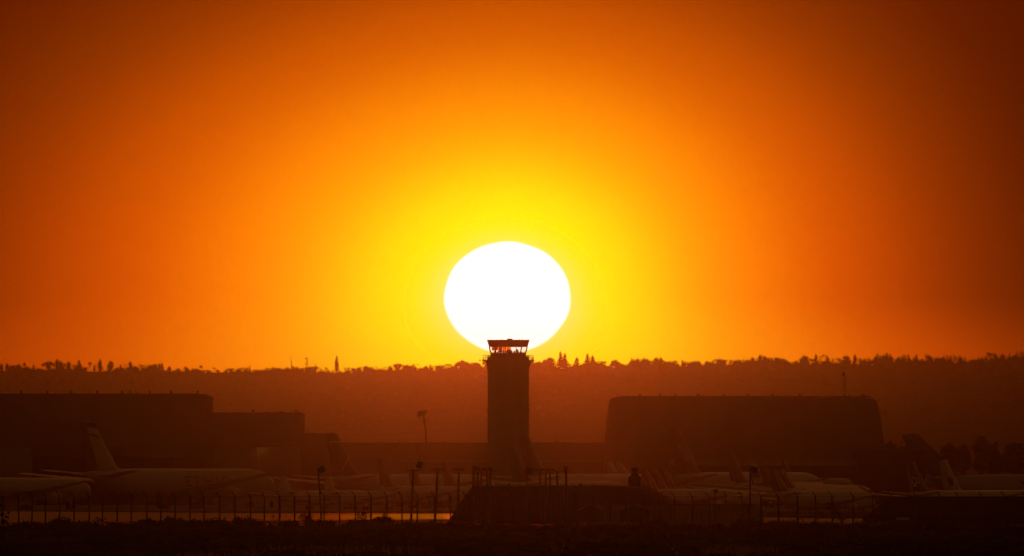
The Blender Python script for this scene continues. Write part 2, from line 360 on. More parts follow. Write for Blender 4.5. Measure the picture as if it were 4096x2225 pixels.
# the taxiway crosses the view slightly askew; the apron lies behind it, a track runs along the fence
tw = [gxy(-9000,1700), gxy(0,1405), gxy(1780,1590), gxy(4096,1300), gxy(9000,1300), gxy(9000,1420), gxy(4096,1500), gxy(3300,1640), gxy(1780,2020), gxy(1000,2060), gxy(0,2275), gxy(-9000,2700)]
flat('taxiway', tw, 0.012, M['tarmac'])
flat('apron', [(-700,2290),(700,2290),(700,3480),(-700,3480)], 0.008, M['apron'])
flat('verge', [gxy(-9000,1279),gxy(9000,1279),gxy(9000,1298),gxy(4096,1298),gxy(1780,1588),gxy(0,1403),gxy(-9000,1690)], 0.012, M['verge'])
flat('service_track', [(-400,1262),(400,1262),(400,1275),(-400,1275)], 0.016, M['dirt'])

# ---------------------------------------------------------------- hangars
D_H = 3500.0
def bx(px, d): return (px - 2048) / F * d
def hz(py, d): return CH + (HY - py) / F * d
def frontbox(mb, x0, x1, y0, y1, d, depth, mat=0, proud=0.0):
    """box seen between rows y0 (top) and y1 (bottom; None = ground), front face at depth d"""
    xa, xb = bx(x0, d), bx(x1, d); zt = hz(y0, d); zb = 0.0 if y1 is None else hz(y1, d)
    mb.box(((xa+xb)/2, d - proud + depth/2, (zt+zb)/2), (xb-xa, depth, zt-zb), mat)
def bpart(name, m, par, fn):
    mb = MB(); fn(mb); o = mb.build(name, m, par)
    return o
def building(name, label, px, d, group=None):
    e = empty(name, (bx(px, d), d, 0)); tag(e, label, 'building', group); return e
class Local(MB):
    """MB whose coordinates are world ones, stored relative to its thing"""
    def __init__(self, root): super().__init__(); self.o = root.location.copy()
    def build(self, name, mats, parent=None, recalc=True):
        self.v = [(x - self.o.x, y - self.o.y, z - self.o.z) for x, y, z in self.v]
        return super().build(name, mats, parent, recalc)

# wide hangar at the left
h = building('hangar', 'wide flat roofed hangar at the left edge with a dark door opening and lit lamp', 300, D_H)
mb = Local(h)
frontbox(mb, -520, -10, 1577, None, D_H+1.0, 89)
frontbox(mb, -10, 822, 1577, 1790, D_H+1.0, 89); frontbox(mb, -10, 128, 1790, None, D_H+1.0, 89); frontbox(mb, 128, 822, 1790, 1828, D_H+1.2, 88)
frontbox(mb, 700, 822, 1828, None, D_H+30, 60)
mb.build('wall', M['steel'], h)
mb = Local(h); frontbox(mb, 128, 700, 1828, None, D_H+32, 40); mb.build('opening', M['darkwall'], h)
mb = Local(h); frontbox(mb, -530, 793, 1574.5, 1577.2, D_H-1, 92); frontbox(mb, 793.5, 825, 1587, 1590, D_H-0.8, 91)
mb.build('roof', M['roof'], h)
mb = Local(h); frontbox(mb, 100, 824, 1786, 1789.5, D_H-0.6, 2.0); mb.build('door_track', M['roof'], h)
mb = Local(h); frontbox(mb, -400, 128, 1790.5, None, D_H-0.2, 0.8)
for i in range(9): frontbox(mb, -380+i*60, -377+i*60, 1792, None, D_H-0.35, 0.12)
mb.build('door', M['pale'], h)
for q in (85, 190, 284, 388, 488, 520, 600, 684): 
    mb = Local(h); c = W(q, 1573, D_H+20); mb.box((c.x, c.y, c.z), (0.5, 0.6, 0.7)); mb.tube([(c.x, c.y, c.z+.3), (c.x, c.y, c.z+.7)], .28, 8); mb.build('roof_vent', M['roof'], h)
mb = Local(h); mb.tube([W(791, 1575, D_H), W(791, 1568, D_H)], 0.12); mb.box(W(791, 1567.5, D_H), (0.5, .4, .4)); mb.build('roof_light', M['black'], h)
mb = Local(h); mb.box(W(322, 1635, D_H+0.6), (.8, .5, .9)); mb.build('wall_vent', M['roof'], h)
for z in (1640, 1700): 
    mb = Local(h); frontbox(mb, -500, 822, z, z+1.2, D_H+0.9, 0.3); mb.build('wall_rail', M['steel'], h)
def walllamp(h, px, py, y, w, lab):
    mb = Local(h); c = W(px, py, y-.75); mb.box(c, (w, .10, .30), 0); mb.box((c.x, c.y+.37, c.z+.17), (w, .84, .04), 0); mb.box((c.x, c.y+.4, c.z+.05), (w*.9, .5, .05), 1); o = mb.build('lamp', [M['roof'], M['lamp']], h); o['label'] = lab
walllamp(h, 668, 1783.5, D_H-.8, 2.2, 'lit yellow lamp above the door opening')

# lower hangar beside it
h = building('hangar', 'lower hangar stepped down from the wide left hangar, pale doors and a lit lamp', 1010, D_H)
mb = Local(h); frontbox(mb, 824, 1201, 1654, 1788, D_H+3, 80); frontbox(mb, 824, 855, 1788, None, D_H+3.1, 79); mb.build('wall', M['steel'], h)
mb = Local(h); frontbox(mb, 824, 1203, 1650, 1653.5, D_H+2.2, 82); mb.build('roof', M['roof'], h)
mb = Local(h); frontbox(mb, 855, 1024, 1788.5, None, D_H+2.6, 1)
for i in range(5): frontbox(mb, 858+i*34, 860+i*34, 1790, None, D_H+2.45, .12)
mb.build('door', M['pale'], h)
mb = Local(h); frontbox(mb, 1027, 1199, 1788.5, None, D_H+2.3, 1)
for i in range(5): frontbox(mb, 1058+i*34, 1060+i*34, 1790, None, D_H+2.15, .12)
mb.build('door', M['pale'], h)
mb = Local(h); frontbox(mb, 824, 1201, 1783, 1786.5, D_H+1.6, 1.2); mb.build('door_track', M['roof'], h)
walllamp(h, 1046, 1787, D_H+1.4, 2.0, 'lit yellow lamp over the pale door')
mb = Local(h); frontbox(mb, 1006, 1017, 1638, 1648, D_H+30, .7); mb.tube([W(1011, 1652, D_H+30), W(1011, 1645, D_H+30)], .08); mb.build('roof_sign', M['black'], h)
mb = Local(h); frontbox(mb, 1110, 1136, 1646.5, 1651, D_H+20, 2); mb.build('roof_unit', M['roof'], h)
def railing(mb, x0, x1, y0, y1, d, n, r=0.045):
    for i in range(n + 1):
        x = x0 + (x1-x0)*i/n; mb.tube([W(x, y1, d), W(x, y0, d)], r, 5)
    for y in (y0, (y0+y1)/2): mb.tube([W(x0, y, d), W(x1, y, d)], r, 5)
mb = Local(h); railing(mb, 1178, 1196, 1640, 1652, D_H+6, 3, .07); mb.build('railing', M['galv'], h)
# annexe
h = building('annexe', 'small flat annexe stepping down right of the lower left hangar', 1260, D_H)
mb = Local(h); frontbox(mb, 1202, 1312, 1737, None, D_H+8, 60); mb.build('wall', M['steel'], h)
mb = Local(h); frontbox(mb, 1202, 1313, 1734.5, 1736.6, D_H+7.2, 61); frontbox(mb, 1232, 1266, 1732, 1734.3, D_H+9, 30); mb.build('roof', M['roof'], h)
mb = Local(h); railing(mb, 1218, 1232, 1714, 1735, D_H+10, 1, .07); mb.build('roof_ladder', M['galv'], h)
mb = Local(h); mb.tube([W(1206, 1735, D_H+10), W(1206, 1714, D_H+10)], .06); mb.build('antenna', M['galv'], h)
# long low building behind the tower
DL = 3600.0
h = building('long_low_building', 'long low flat roofed building running behind the control tower', 1870, DL)
mb = Local(h); frontbox(mb, 1313, 2443, 1773, 1846, DL, 45); frontbox(mb, 1313, 2443, 1846, None, DL+2.5, 42); mb.build('wall', M['steel'], h)
mb = Local(h); frontbox(mb, 1312, 2446, 1770.5, 1772.8, DL-.6, 47); mb.build('roof', M['roof'], h)
mb = Local(h); frontbox(mb, 1600, 2443, 1843.5, 1846.5, DL-.3, 1); mb.build('canopy_edge', M['pale'], h)
for q, a in ((1368, 8), (1520, 7), (1532, 9), (1597, 14), (1776, 10), (1884, 8), (2223, 16), (2229, 12), (2233, 17), (2254, 8)):
    mb = Local(h); mb.tube([W(q, 1771, DL+10), W(q + R.uniform(-3, 3), 1771-a, DL+10)], [.09, .05], 5); mb.build('antenna', M['galv'], h)
# arched hangar at the right
h = building('arched_hangar', 'big hangar with sloping curved sides right of the control tower', 2980, D_H)
prof = [(2425,1790),(2429,1740),(2436,1670),(2441,1625),(2447,1594),(2474,1593),(2480,1588),(2700,1588.5),(2990,1590),(3270,1593),(3480,1594),(3502,1600),(3511,1616),(3521,1663),(3530,1722),(3539,1790),(3546,2021),(2415,2021)]
mb = Local(h); mb.prism([(bx(x, D_H), max(0.0, hz(y, D_H))) for x, y in prof], D_H, D_H+90); mb.build('wall', M['steel'], h)
mb = Local(h); frontbox(mb, 2474, 3480, 1584.5, 1587.4, D_H-.5, 91); frontbox(mb, 2447, 2474, 1592, 1594.4, D_H-.4, 90); mb.build('roof', M['roof'], h)
mb = Local(h)
for i in range(16): frontbox(mb, 2452+i*66, 2454.5+i*66, 1612, 1828, D_H-.18, .2)
frontbox(mb, 2440, 3518, 1606, 1608.5, D_H-.22, .25)
mb.build('door', M['steel'], h)
for q in (2560, 2640, 2700, 2795, 2895, 2992, 3090, 3200, 3398, 3447, 3455):
    mb = Local(h); c = W(q, 1583.5, D_H+25); mb.box((c.x, c.y, c.z), (.5, .6, .5)); mb.tube([(c.x,c.y,c.z), (c.x,c.y,c.z+.5)], .25, 8); mb.build('roof_vent', M['roof'], h)
mb = Local(h); mb.tube([W(2467, 1592, D_H+5), W(2467, 1579, D_H+5)], .07, 5); mb.build('antenna', M['galv'], h)
mast = tag(empty('radio_mast', W(3378, 1590, D_H+20)), 'twin pole radio mast standing on the arched hangar roof', 'mast')
mb = Local(mast); mb.tube([W(3375, 1592, D_H+20), W(3375, 1486, D_H+20)], [.13, .06], 6); mb.build('pole', M['galv'], mast)
mb = Local(mast); mb.tube([W(3381.5, 1592, D_H+20), W(3381.5, 1499, D_H+20)], [.12, .07], 6); mb.build('pole', M['galv'], mast)
mb = Local(mast); mb.tube([W((3375, 3381.5)[i % 2], 1502+i*6, D_H+20) for i in range(15)], .035, 4)
mb.build('bracing', M['galv'], mast)
mb = Local(mast); mb.box(W(3374, 1497, D_H+20), (.55, .3, 1.0)); mb.build('aerial', M['black'], mast)
# low front range of that hangar
DA = 3440.0
h = building('low_range', 'low range with a pale fascia along the foot of the arched hangar', 3060, DA)
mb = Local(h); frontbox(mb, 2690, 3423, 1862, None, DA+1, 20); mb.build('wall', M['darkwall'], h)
mb = Local(h); frontbox(mb, 2685, 3427, 1835, 1861.5, DA, 22); mb.build('fascia', M['pale'], h)
mb = Local(h); frontbox(mb, 2684, 3428, 1831, 1834.6, DA-.4, 23); mb.build('roof', M['roof'], h)
# dark building further right
DF = 3420.0
h = building('dark_building', 'dark square building between the arched hangar and the large aircraft tail', 3560, DF)
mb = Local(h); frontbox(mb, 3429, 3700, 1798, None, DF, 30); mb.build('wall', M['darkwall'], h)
mb = Local(h); frontbox(mb, 3427, 3702, 1795, 1797.6, DF-.5, 31); mb.build('roof', M['roof'], h)
mb = Local(h); frontbox(mb, 3470, 3560, 1850, 1853, DF-.3, .4); mb.build('canopy', M['roof'], h)

# ---------------------------------------------------------------- control tower
DT = 3400.0
tx = bx(2033, DT)
t = tag(empty('control_tower', (tx, DT + 5.2, 0)), 'square airport control tower standing in front of the setting sun', 'tower')
def tz(py): return hz(py, DT)
def u(n): return n / F * DT
mb = MB(); hw = u(83)
mb.loft([[(sx_*w, sy_*w, z) for sx_, sy_ in ((-1,-1),(1,-1),(1,1),(-1,1))] for w, z in ((hw, 0), (hw, tz(1478)), (hw+u(2), tz(1466)), (hw+u(10), tz(1444)))], smooth=False)
mb.build('shaft', M['concrete'], t)
mb = MB(); mb.box((0, 0, tz(1441.5)), (u(209), u(209), u(3.4))); mb.build('gallery_floor', M['concrete'], t)
mb = MB(); mb.box((0, 0, (tz(1427)+tz(1440))/2), (u(168), u(168), u(13)-.02)); mb.build('parapet', M['concrete'], t)
mb = MB(); mb.box((0, 0, (tz(1411.5)+tz(1427))/2), (u(143), u(143), u(15.5)-.02)); mb.build('plinth', M['concrete'], t)
rl = MB(); 
def rring(hw_, z0, z1, n):
    cs = [(-hw_,-hw_),(hw_,-hw_),(hw_,hw_),(-hw_,hw_)]
    for a, b in zip(cs, cs[1:]+cs[:1]):
        for i in range(n):
            x = a[0]+(b[0]-a[0])*i/n; y = a[1]+(b[1]-a[1])*i/n; rl.tube([(x,y,z0),(x,y,z1)], .035, 4)
        for z in (z1, (z0+z1)/2): rl.tube([(a[0],a[1],z),(b[0],b[1],z)], .035, 4)
rring(u(101), tz(1440), tz(1421.5), 18); rring(u(83), tz(1427), tz(1421.5), 14)
rl.build('railing', M['galv'], t)
# cab: eight sides leaning outwards
def octo(w, z, ch=0.30):
    c = w * (1 - ch)
    return [(-c,-w,z),(c,-w,z),(w,-c,z),(w,c,z),(c,w,z),(-c,w,z),(-w,c,z),(-w,-c,z)]
w0, w1, w2 = u(70.5), u(76), u(85.5)
zs, zw, zr = tz(1410.5), tz(1387), tz(1359.5)
mb = MB(); mb.loft([octo(w0+.1, tz(1412)), octo(w0+.1, zs)], smooth=False); mb.build('cab_floor', M['concrete'], t)
mb = MB(); mb.loft([octo(w1+.05, zw), octo(w2, zr)], smooth=False); mb.build('cab_roof', M['brown'], t)
A, B = octo(w0, zs), octo(w1, zw)
def mullion(a, b, r_):
    m_ = MB(); m_.tube([a, b], r_, 6); m_.build('mullion', M['black'], t)
def lp(a, b, k): return tuple(a[i] + (b[i]-a[i])*k for i in range(3))
for i in range(8):
    j = (i+1) % 8; n = 5 if i % 2 == 0 else 1
    mullion(A[i], B[i], .17)
    for k in range(1, n): mullion(lp(A[i], A[j], k/n), lp(B[i], B[j], k/n), .085)
for i in range(8):
    j = (i+1) % 8; pm = MB(); pm.poly([A[i], A[j], B[j], B[i]]); pm.build('window_pane', M['glass'], t, recalc=False)
# amber blinds drawn down on the sunny side, some fully, some part of the way; none at the right
def blind(xa, xb, lo, m):
    p = MB(); y = w0*.93
    zl = zs + (zw-zs)*lo; p.box(((xa+xb)/2, y, (zl+zw)/2), (xb-xa, .02, zw-zl)); p.build('sun_blind', m, t)
sp = 2*w0*.93/9
xs0 = -w0*.93
blind(xs0, xs0+sp*1.72, .42, M['blind_dim']); blind(xs0+sp*1.76, xs0+sp*2.9, .12, M['blind_dim'])
blind(xs0+sp*2.94, xs0+sp*3.95, .1, M['blind']); blind(xs0+sp*4.0, xs0+sp*5.05, .08, M['blind'])
for i, (q, hh) in enumerate(((-3.3,.5),(-2.5,.35),(-1.9,.65),(-1.2,.55),(-.6,.4),(-.1,.75),(.35,.8),(.8,.55),(1.5,.4),(2.2,.85),(2.4,.6),(3.1,.35))):
    mb = MB(); mb.box((q, -.6+.3*(i % 3), zs+hh/2), (.42, .5, hh)); mb.box((q, -.75+.3*(i % 3), zs+hh*.7), (.30, .3, hh*.5+.1)); mb.build('console', M['black'], t)
mb = MB(); mb.box((u(6), 0, tz(1357)), (u(22), 2.2, u(6))); mb.build('roof_box', M['brown'], t)
for q, a in ((-80,4),(-45,5),(-32,7),(-23,8),(45,9),(55,22),(78,8)):
    mb = MB(); mb.tube([(u(q), R.uniform(-2,2), zr-.05), (u(q), 0, zr+u(a))], [.06, .03], 5); mb.build('antenna', M['galv'], t)
# palm in front of the long low building
# ---------------------------------------------------------------- parked airliners
FUS = [(0.0,.10,.60),(.03,.24,.55),(.07,.42,.44),(.12,.61,.30),(.17,.77,.18),(.23,.90,.08),(.30,.98,.02),(.36,1,0),(.84,1,0),(.88,.985,-.005),(.91,.94,-.03),(.935,.86,-.07),(.955,.76,-.12),(.97,.63,-.17),(.982,.48,-.22),(.992,.30,-.26),(1.0,.05,-.28)]
def fus_at(s):
    for (a, r0, z0), (b, r1, z1) in zip(FUS, FUS[1:]):
        if s <= b: k = (s-a)/(b-a); return r0+(r1-r0)*k, z0+(z1-z0)*k
    return FUS[-1][1:]
def wing_mesh(root, tip, croot, ctip, troot, ttip, sgn):
    """root, tip: leading edge points; chord runs to -x"""
    mb = MB(); rings = []
    for p, c, th in ((root, croot, troot), (((root[0]+tip[0])/2 - .01*croot, (root[1]+tip[1])/2, (root[2]+tip[2])/2 - .02*abs(tip[2]-root[2])), (croot*.42+ctip*.58), (troot+ttip)/2*.9), (tip, ctip, ttip)):
        x, y, z = p; q = []
        for k, zz in ((0,0),(.04,.32),(.15,.5),(.35,.55),(.65,.32),(1,.03),(1,-.03),(.65,-.2),(.35,-.42),(.15,-.4),(.04,-.25)):
            q.append((x - c*k, y, z + th*zz))
        rings.append(q)
    mb.loft(rings); return mb
def airliner(kind_label, tail_px, nose_px, fin_py, top_py, dia_px, d, heading=56.0, body='white', fin='white', L=None, belly=None, engines=2, winglet=False,
             emblem=None, lettering=None, group='parked airliners', fin_top_extra=None, stripe=None, finsweep=1.0, nogear=False, span=None):
    ph = math.radians(heading); ppm = F / d; yg = HY + CH*F/d
    if L is None: L = (nose_px - tail_px) / ppm / math.cos(ph)
    Rr = dia_px / ppm / 2; hc = (yg - top_py)/ppm - Rr; H = (yg - fin_py)/ppm
    o = tag(empty('airliner', (bx(tail_px, d), d, 0), ph), kind_label, 'aircraft', group)
    N = 28
    def surf(s, th, k=1.0):
        r, z = fus_at(s); return (s*L, math.cos(th)*r*Rr*k, hc + z*Rr + math.sin(th)*r*Rr*k)
    mb = MB(); ss = [f[0] for f in FUS] + [.45, .55, .65, .75]; ss.sort()
    mb.loft([[surf(s, 2*math.pi*k/N) for k in range(N)] for s in ss])
    fz = mb.build('fuselage', M[body], o)
    if stripe:
        mb = MB(); mb.loft([[surf(s, 2*math.pi*k/N, 1.006) for k in range(N)] for s in (stripe[0], (stripe[0]+stripe[1])/2, stripe[1])], cap=False); mb.build('fuselage_band', M[stripe[2]], fz)
    # cockpit windows
    mb = MB()
    for s_ in (1, -1):
        for a0, a1 in ((88, 66), (64, 44), (42, 24)):
            t0, t1 = math.radians(a0), math.radians(a1)
            q = [surf(.953, t0, 1.01), surf(.953, t1, 1.01), surf(.968, t1, 1.01), surf(.968, t0, 1.01)]
            if s_ < 0: q = [(x, -y, z) for x, y, z in q][::-1]
            mb.poly(q)
    mb.build('cockpit_window', M['glassdark'], fz)
    mb = MB()
    for sd in (.885, .62, .33):
        for s_ in (1, -1):
            th0, th1 = math.radians(28), math.radians(-12); w = .5/L
            q = [surf(sd-w, th1, 1.006), surf(sd+w, th1, 1.006), surf(sd+w, th0, 1.006), surf(sd-w, th0, 1.006)]
            mb.poly([(x, y*s_, z) for x, y, z in q][::s_])
    mb.build('cabin_door', M['grey'], fz)
    # wings
    sp_ = (span or .94*L)/2
    for s_ in (1, -1):
        rx, rz = .625*L, hc - .45*Rr; tx_ = rx - math.tan(math.radians(31))*sp_; tz_ = rz + math.tan(math.radians(6))*sp_
        w = wing_mesh((rx, s_*Rr*.55, rz), (tx_, s_*sp_, tz_), .185*L, .042*L, .024*L, .0045*L, s_).build('wing', M['grey'], o)
        if winglet:
            wl = MB(); h_ = .055*L; wl.loft([[(tx_-k*c+ dx_, s_*sp_+dy_*s_, tz_+zz+t_) for k, t_ in ((0,0),(1,0))] + [(tx_-k*c+dx_, s_*sp_+dy_*s_+.06*s_, tz_+zz) for k in (1, 0)] for zz, c, dx_, dy_ in ((0,.04*L,0,0),(h_,.016*L,-.03*L,.4))], smooth=False)
            wl.build('winglet', M[fin], w)
        for e_ in range(engines // 2):
            ky = (.33, .58)[e_] ; ey = s_*sp_*ky; ex = rx - math.tan(math.radians(31))*sp_*ky + .045*L; ez = rz + math.tan(math.radians(6))*sp_*ky - (.030*L if engines == 2 else .025*L)
            re_ = min(.48*Rr, .021*L); le = .085*L; n = 16; en = MB()
            def ring(x, r): return [(ex+x, ey+math.cos(2*math.pi*k/n)*r, ez+math.sin(2*math.pi*k/n)*r) for k in range(n)]
            en.loft([ring(-le*.35, re_*.82), ring(-.02*le, re_*.9), ring(0, re_*.98), ring(-.12*le, re_*1.06), ring(-.4*le, re_*1.05), ring(-.75*le, re_*.82), ring(-le, re_*.45), ring(-1.12*le, re_*.1)])
            en.box((ex-.55*le, ey, ez+re_*1.2), (.7*le, .25, re_*.8))
            eo = en.build('engine', M[belly or body], o)
            fa = MB(); fa.loft([ring(-.3*le, re_*.84), ring(-.34*le, re_*.2)]); fa.build('intake_fan', M['black'], eo)
    # tail
    rt = hc + .72*Rr
    for s_ in (1, -1):
        hs = .17*L if span is None else .17*L
        wing_mesh((.165*L, s_*.25*Rr, hc+.48*Rr), (.165*L - math.tan(math.radians(35))*hs, s_*hs, hc+.48*Rr + hs*.1), .105*L, .038*L, .010*L, .003*L, s_).build('stabiliser', M['grey'], o)
    zt = H; zb = hc + .55*Rr; fh = zt - zb
    le_b = .195*L; te_b = .022*L; tc = .068*L
    le_t = le_b - .150*L*finsweep
    te_t = le_t - tc
    def finsec(x0, x1, z, t): return [(x0,0,z),(x0+(x1-x0)*.3,t/2,z),(x0+(x1-x0)*.7,t/2.2,z),(x1,t/10,z),(x1,-t/10,z),(x0+(x1-x0)*.7,-t/2.2,z),(x0+(x1-x0)*.3,-t/2,z)]
    mb = MB(); rx0, rx1 = te_b + (le_b-te_b)*.30, te_t + tc*.33
    zmid = zb + .16*fh
    mb.loft([finsec(le_b+.055*L, rx0, zb, .012*L), finsec(le_b+(le_t-le_b)*.16, rx0+(rx1-rx0)*.16, zmid, .011*L), finsec(le_t, rx1, zt-.012*fh, .006*L), finsec(le_t-.010*L, rx1, zt, .002*L)])
    fo = mb.build('tail_fin', M[fin], o)
    mb = MB(); g_ = .02
    def rud(z, k): return [(rx0+(rx1-rx0)*k-g_, .0045*L*(1-.5*k), z), (te_b+(te_t-te_b)*k, .03, z), (te_b+(te_t-te_b)*k, -.03, z), (rx0+(rx1-rx0)*k-g_, -.0045*L*(1-.5*k), z)]
    k0 = .14
    mb.loft([rud(zb+fh*k0, k0), rud(zt-.02*fh, .98)], smooth=False); mb.build('rudder', M[fin_top_extra or fin], fo)
    if emblem: emblem(o, fo, dict(L=L, zb=zb, zt=zt, fh=fh, le=lambda k: le_b+(le_t-le_b)*k, te=lambda k: te_b+(te_t-te_b)*k, th=lambda k: .0062*L*(1-.5*k)))
    if lettering: lettering(fz, L, Rr, hc)
    mb = MB(); mb.loft([[(0.0 - .004*L*i + 0, math.cos(2*math.pi*k/10)*r, hc+.6*Rr+math.sin(2*math.pi*k/10)*r) for k in range(10)] for i, r in ((-1,.12*Rr),(0,.105*Rr),(2,.05*Rr))]); mb.build('tail_cone', M['metal'], o)
    # landing gear
    for gx_, gys in ((.88*L, (0,)), (.50*L, (1, -1))):
        for s_ in gys:
            yy_ = s_*max(.062*L, Rr*.9); gm = MB(); rw = .0105*L; zt_ = hc - .8*Rr
            gm.tube([(gx_, yy_*.8 if s_ else 0, zt_), (gx_, yy_, rw)], .16, 8, 0)
            for dx_ in ((0,) if s_ == 0 else (-rw*1.15, rw*1.15)):
                for dy_ in (-.4, .4): gm.tube([(gx_+dx_, yy_+dy_-.17, rw), (gx_+dx_, yy_+dy_+.17, rw)], rw, 12, 1)
            if s_: gm.tube([(gx_-rw*1.2, yy_, rw), (gx_+rw*1.2, yy_, rw)], .12, 6, 0)
            gm.build('landing_gear', [M['metal'], M['rubber']], o)
    return o
# markings: flat shapes laid on both faces of a fin
def finquad(mb, G, pts):
    for s_ in (1, -1):
        q = []
        for k, c in pts:     # k up the fin, c chordwise 0 = leading edge
            x = G['le'](k) + (G['te'](k) - G['le'](k))*c; q.append((x, s_*(G['th'](k)+.05), G['zb'] + G['fh']*k))
        mb.poly(q if s_ > 0 else q[::-1])
def em_bands(o, fo, G):           # dark tip over a pale band with a dark rim, dark rear edge
    mb = MB(); finquad(mb, G, [(.86,.02),(.99,.04),(.99,.96),(.88,.9),(.9,.5)]); mb.build('tip_panel', M['brown'], fo)
    mb = MB(); finquad(mb, G, [(.70,.06),(.76,.3),(.79,.62),(.79,.98),(.73,.98),(.73,.62),(.70,.33)]); mb.build('curved_stripe', M['brown'], fo)
    mb = MB(); finquad(mb, G, [(.16,.86),(.16,.995),(.73,.995),(.73,.72),(.5,.76)]); mb.build('rear_panel', M['brown'], fo)
def em_lines(o, fo, G):           # dark fin crossed by thin pale lines
    mb = MB()
    for a, b in (((.80,.02),(.80,.9)), ((.22,.62),(.5,.05)), ((.22,.62),(.78,.35))):
        finquad(mb, G, [(a[0],a[1]),(a[0]+.018,a[1]),(b[0]+.018,b[1]),(b[0],b[1])])
    mb.build('fin_line', M['tan'], fo)
def em_patch(o, fo, G):           # a large pale slanting patch on a dark fin
    mb = MB(); finquad(mb, G, [(.30,.38),(.34,.42),(.36,.02),(.63,.03),(.67,.62),(.60,.66),(.36,.52)]); mb.build('fin_patch', M['tan'], fo)
def em_whitetop(o, fo, G):
    mb = MB(); finquad(mb, G, [(.68,.02),(.98,.05),(.98,.98),(.68,.98)]); mb.build('fin_band', M['white'], fo)
    mb = MB(); finquad(mb, G, [(.2,.02),(.42,.02),(.42,.98),(.2,.98)]); mb.build('fin_band', M['white'], fo)
def em_lead(o, fo, G):            # pale leading edge on a dark red fin
    mb = MB(); finquad(mb, G, [(.1,.0),(.97,.0),(.97,.12),(.1,.06)]); mb.build('fin_edge', M['grey'], fo)
    mb = MB(); finquad(mb, G, [(.1,.42),(.97,.42),(.97,.5),(.1,.47)]); mb.build('fin_stripe', M['tan'], fo)
def em_curls(o, fo, G):           # white edges and curly white letters
    mb = MB(); finquad(mb, G, [(.02,.0),(.98,.0),(.98,.1),(.3,.05),(.02,.04)]); finquad(mb, G, [(.02,.94),(.98,.9),(.98,1.0),(.02,1.0)]); mb.build('fin_edge', M['white'], fo)
    def ring(kc, cc, rk, rc, w):
        m_ = MB(); n = 18
        for i in range(n):
            a, b = 2*math.pi*i/n, 2*math.pi*(i+1)/n
            finquad(m_, G, [(kc+math.sin(a)*rk, cc+math.cos(a)*rc), (kc+math.sin(b)*rk, cc+math.cos(b)*rc), (kc+math.sin(b)*rk*w, cc+math.cos(b)*rc*w), (kc+math.sin(a)*rk*w, cc+math.cos(a)*rc*w)])
        m_.build('fin_letter', M['white'], fo)
    ring(.40, .72, .13, .17, .6); ring(.42, .42, .10, .12, .55)
    m_ = MB(); finquad(m_, G, [(.28,.9),(.24,.9),(.22,.6),(.26,.6)]); m_.build('fin_letter', M['white'], fo); m_ = MB(); finquad(m_, G, [(.30,.28),(.36,.24),(.33,.14),(.27,.17)]); m_.build('fin_letter', M['white'], fo)
def em_leaf(o, fo, G):            # dark fan of leaves on a white fin
    mb = MB()
    for a in (-38, -14, 10, 34):
        t = math.radians(a); c0, k0 = .52, .24; c1, k1 = c0 - math.sin(t)*.34, k0 + math.cos(t)*.30
        px_, pk_ = math.cos(t)*.07, math.sin(t)*.06
        finquad(mb, G, [(k0, c0), ((k0+k1)/2+pk_, (c0+c1)/2+px_), (k1, c1), ((k0+k1)/2-pk_, (c0+c1)/2-px_)])
    mb.build('leaf_emblem', M['brown'], fo)
STROKES = {'E': [[(0,0),(0,1)],[(0,1),(.62,1)],[(0,.5),(.5,.5)],[(0,0),(.62,0)]], 'T': [[(.35,0),(.35,1)],[(0,1),(.7,1)]], 'I': [[(.1,0),(.1,1)]],
           'H': [[(0,0),(0,1)],[(.62,0),(.62,1)],[(0,.5),(.62,.5)]], 'A': [[(0,0),(.36,1)],[(.36,1),(.72,0)],[(.14,.36),(.58,.36)]],
           'D': [[(0,0),(0,1)],[(0,1),(.35,1),(.62,.75),(.62,.25),(.35,0),(0,0)]]}
def letters_side(fz, L, Rr, hc, text='ETIHAD', s0=.475, s1=.715, z0=-.16, z1=.42):
    adv = {'E':.9,'T':.95,'I':.45,'H':.95,'A':1.0,'D':.9}; tot = sum(adv[c] for c in text); x = s0*L; k = (s1-s0)*L/tot
    hgt = (z1-z0)*Rr; wd = hgt*.15
    for ch in text:
        mb = MB()
        for st in STROKES[ch]:
            for (ax, az_), (bx_, bz_) in zip(st, st[1:]):
                a = Vector((x+ax*k*.95, z0*Rr+az_*hgt)); b = Vector((x+bx_*k*.95, z0*Rr+bz_*hgt)); n = 8; t = (b-a).normalized(); q = Vector((-t.y, t.x))*wd/2
                for i in range(n):
                    p0 = a+(b-a)*i/n; p1 = a+(b-a)*(i+1)/n
                    pts = []
                    for p in (p0-q, p1-q, p1+q, p0+q): pts.append((p.x, -math.sqrt(max(.01, Rr*Rr - p.y*p.y)) - .03, hc+p.y))
                    mb.poly(pts)
        mb.build('letter', M['letter'], fz); x += adv[ch]*k
WB = 'large airliners parked in front of the left hangars'; NB = 'narrow airliners parked around the earth bank'; ST = 'striped tail airliners at the right'
airliner('large cream airliner with big dark lettering, banded tail, nose to the right', 338, 1072, 1686, 1874, 117, 2630, body='cream', fin='cream', emblem=em_bands, lettering=letters_side, group=WB, fin_top_extra='brown')
airliner('pale airliner cut off by the left frame edge, wing raised across its nose', -260, 332, 1800, 1911, 92, 2440, body='cream', fin='cream', group=WB)
airliner('long airliner with dark line-patterned tail standing before the small annexe', 1318, 1975, 1732, 1896, 100, 2950, body='white', fin='navy', emblem=em_lines, group=WB)
airliner('small jet with plain white fin just right of the big lettered airliner\'s nose', 1108, 1420, 1905, 1962, 52, 2560, body='white', fin='white', group=WB, finsweep=.55)
airliner('second small white finned jet, behind the leaning floodlight pole', 1288, 1590, 1905, 1964, 52, 2540, body='white', fin='white', group=WB, finsweep=.55)
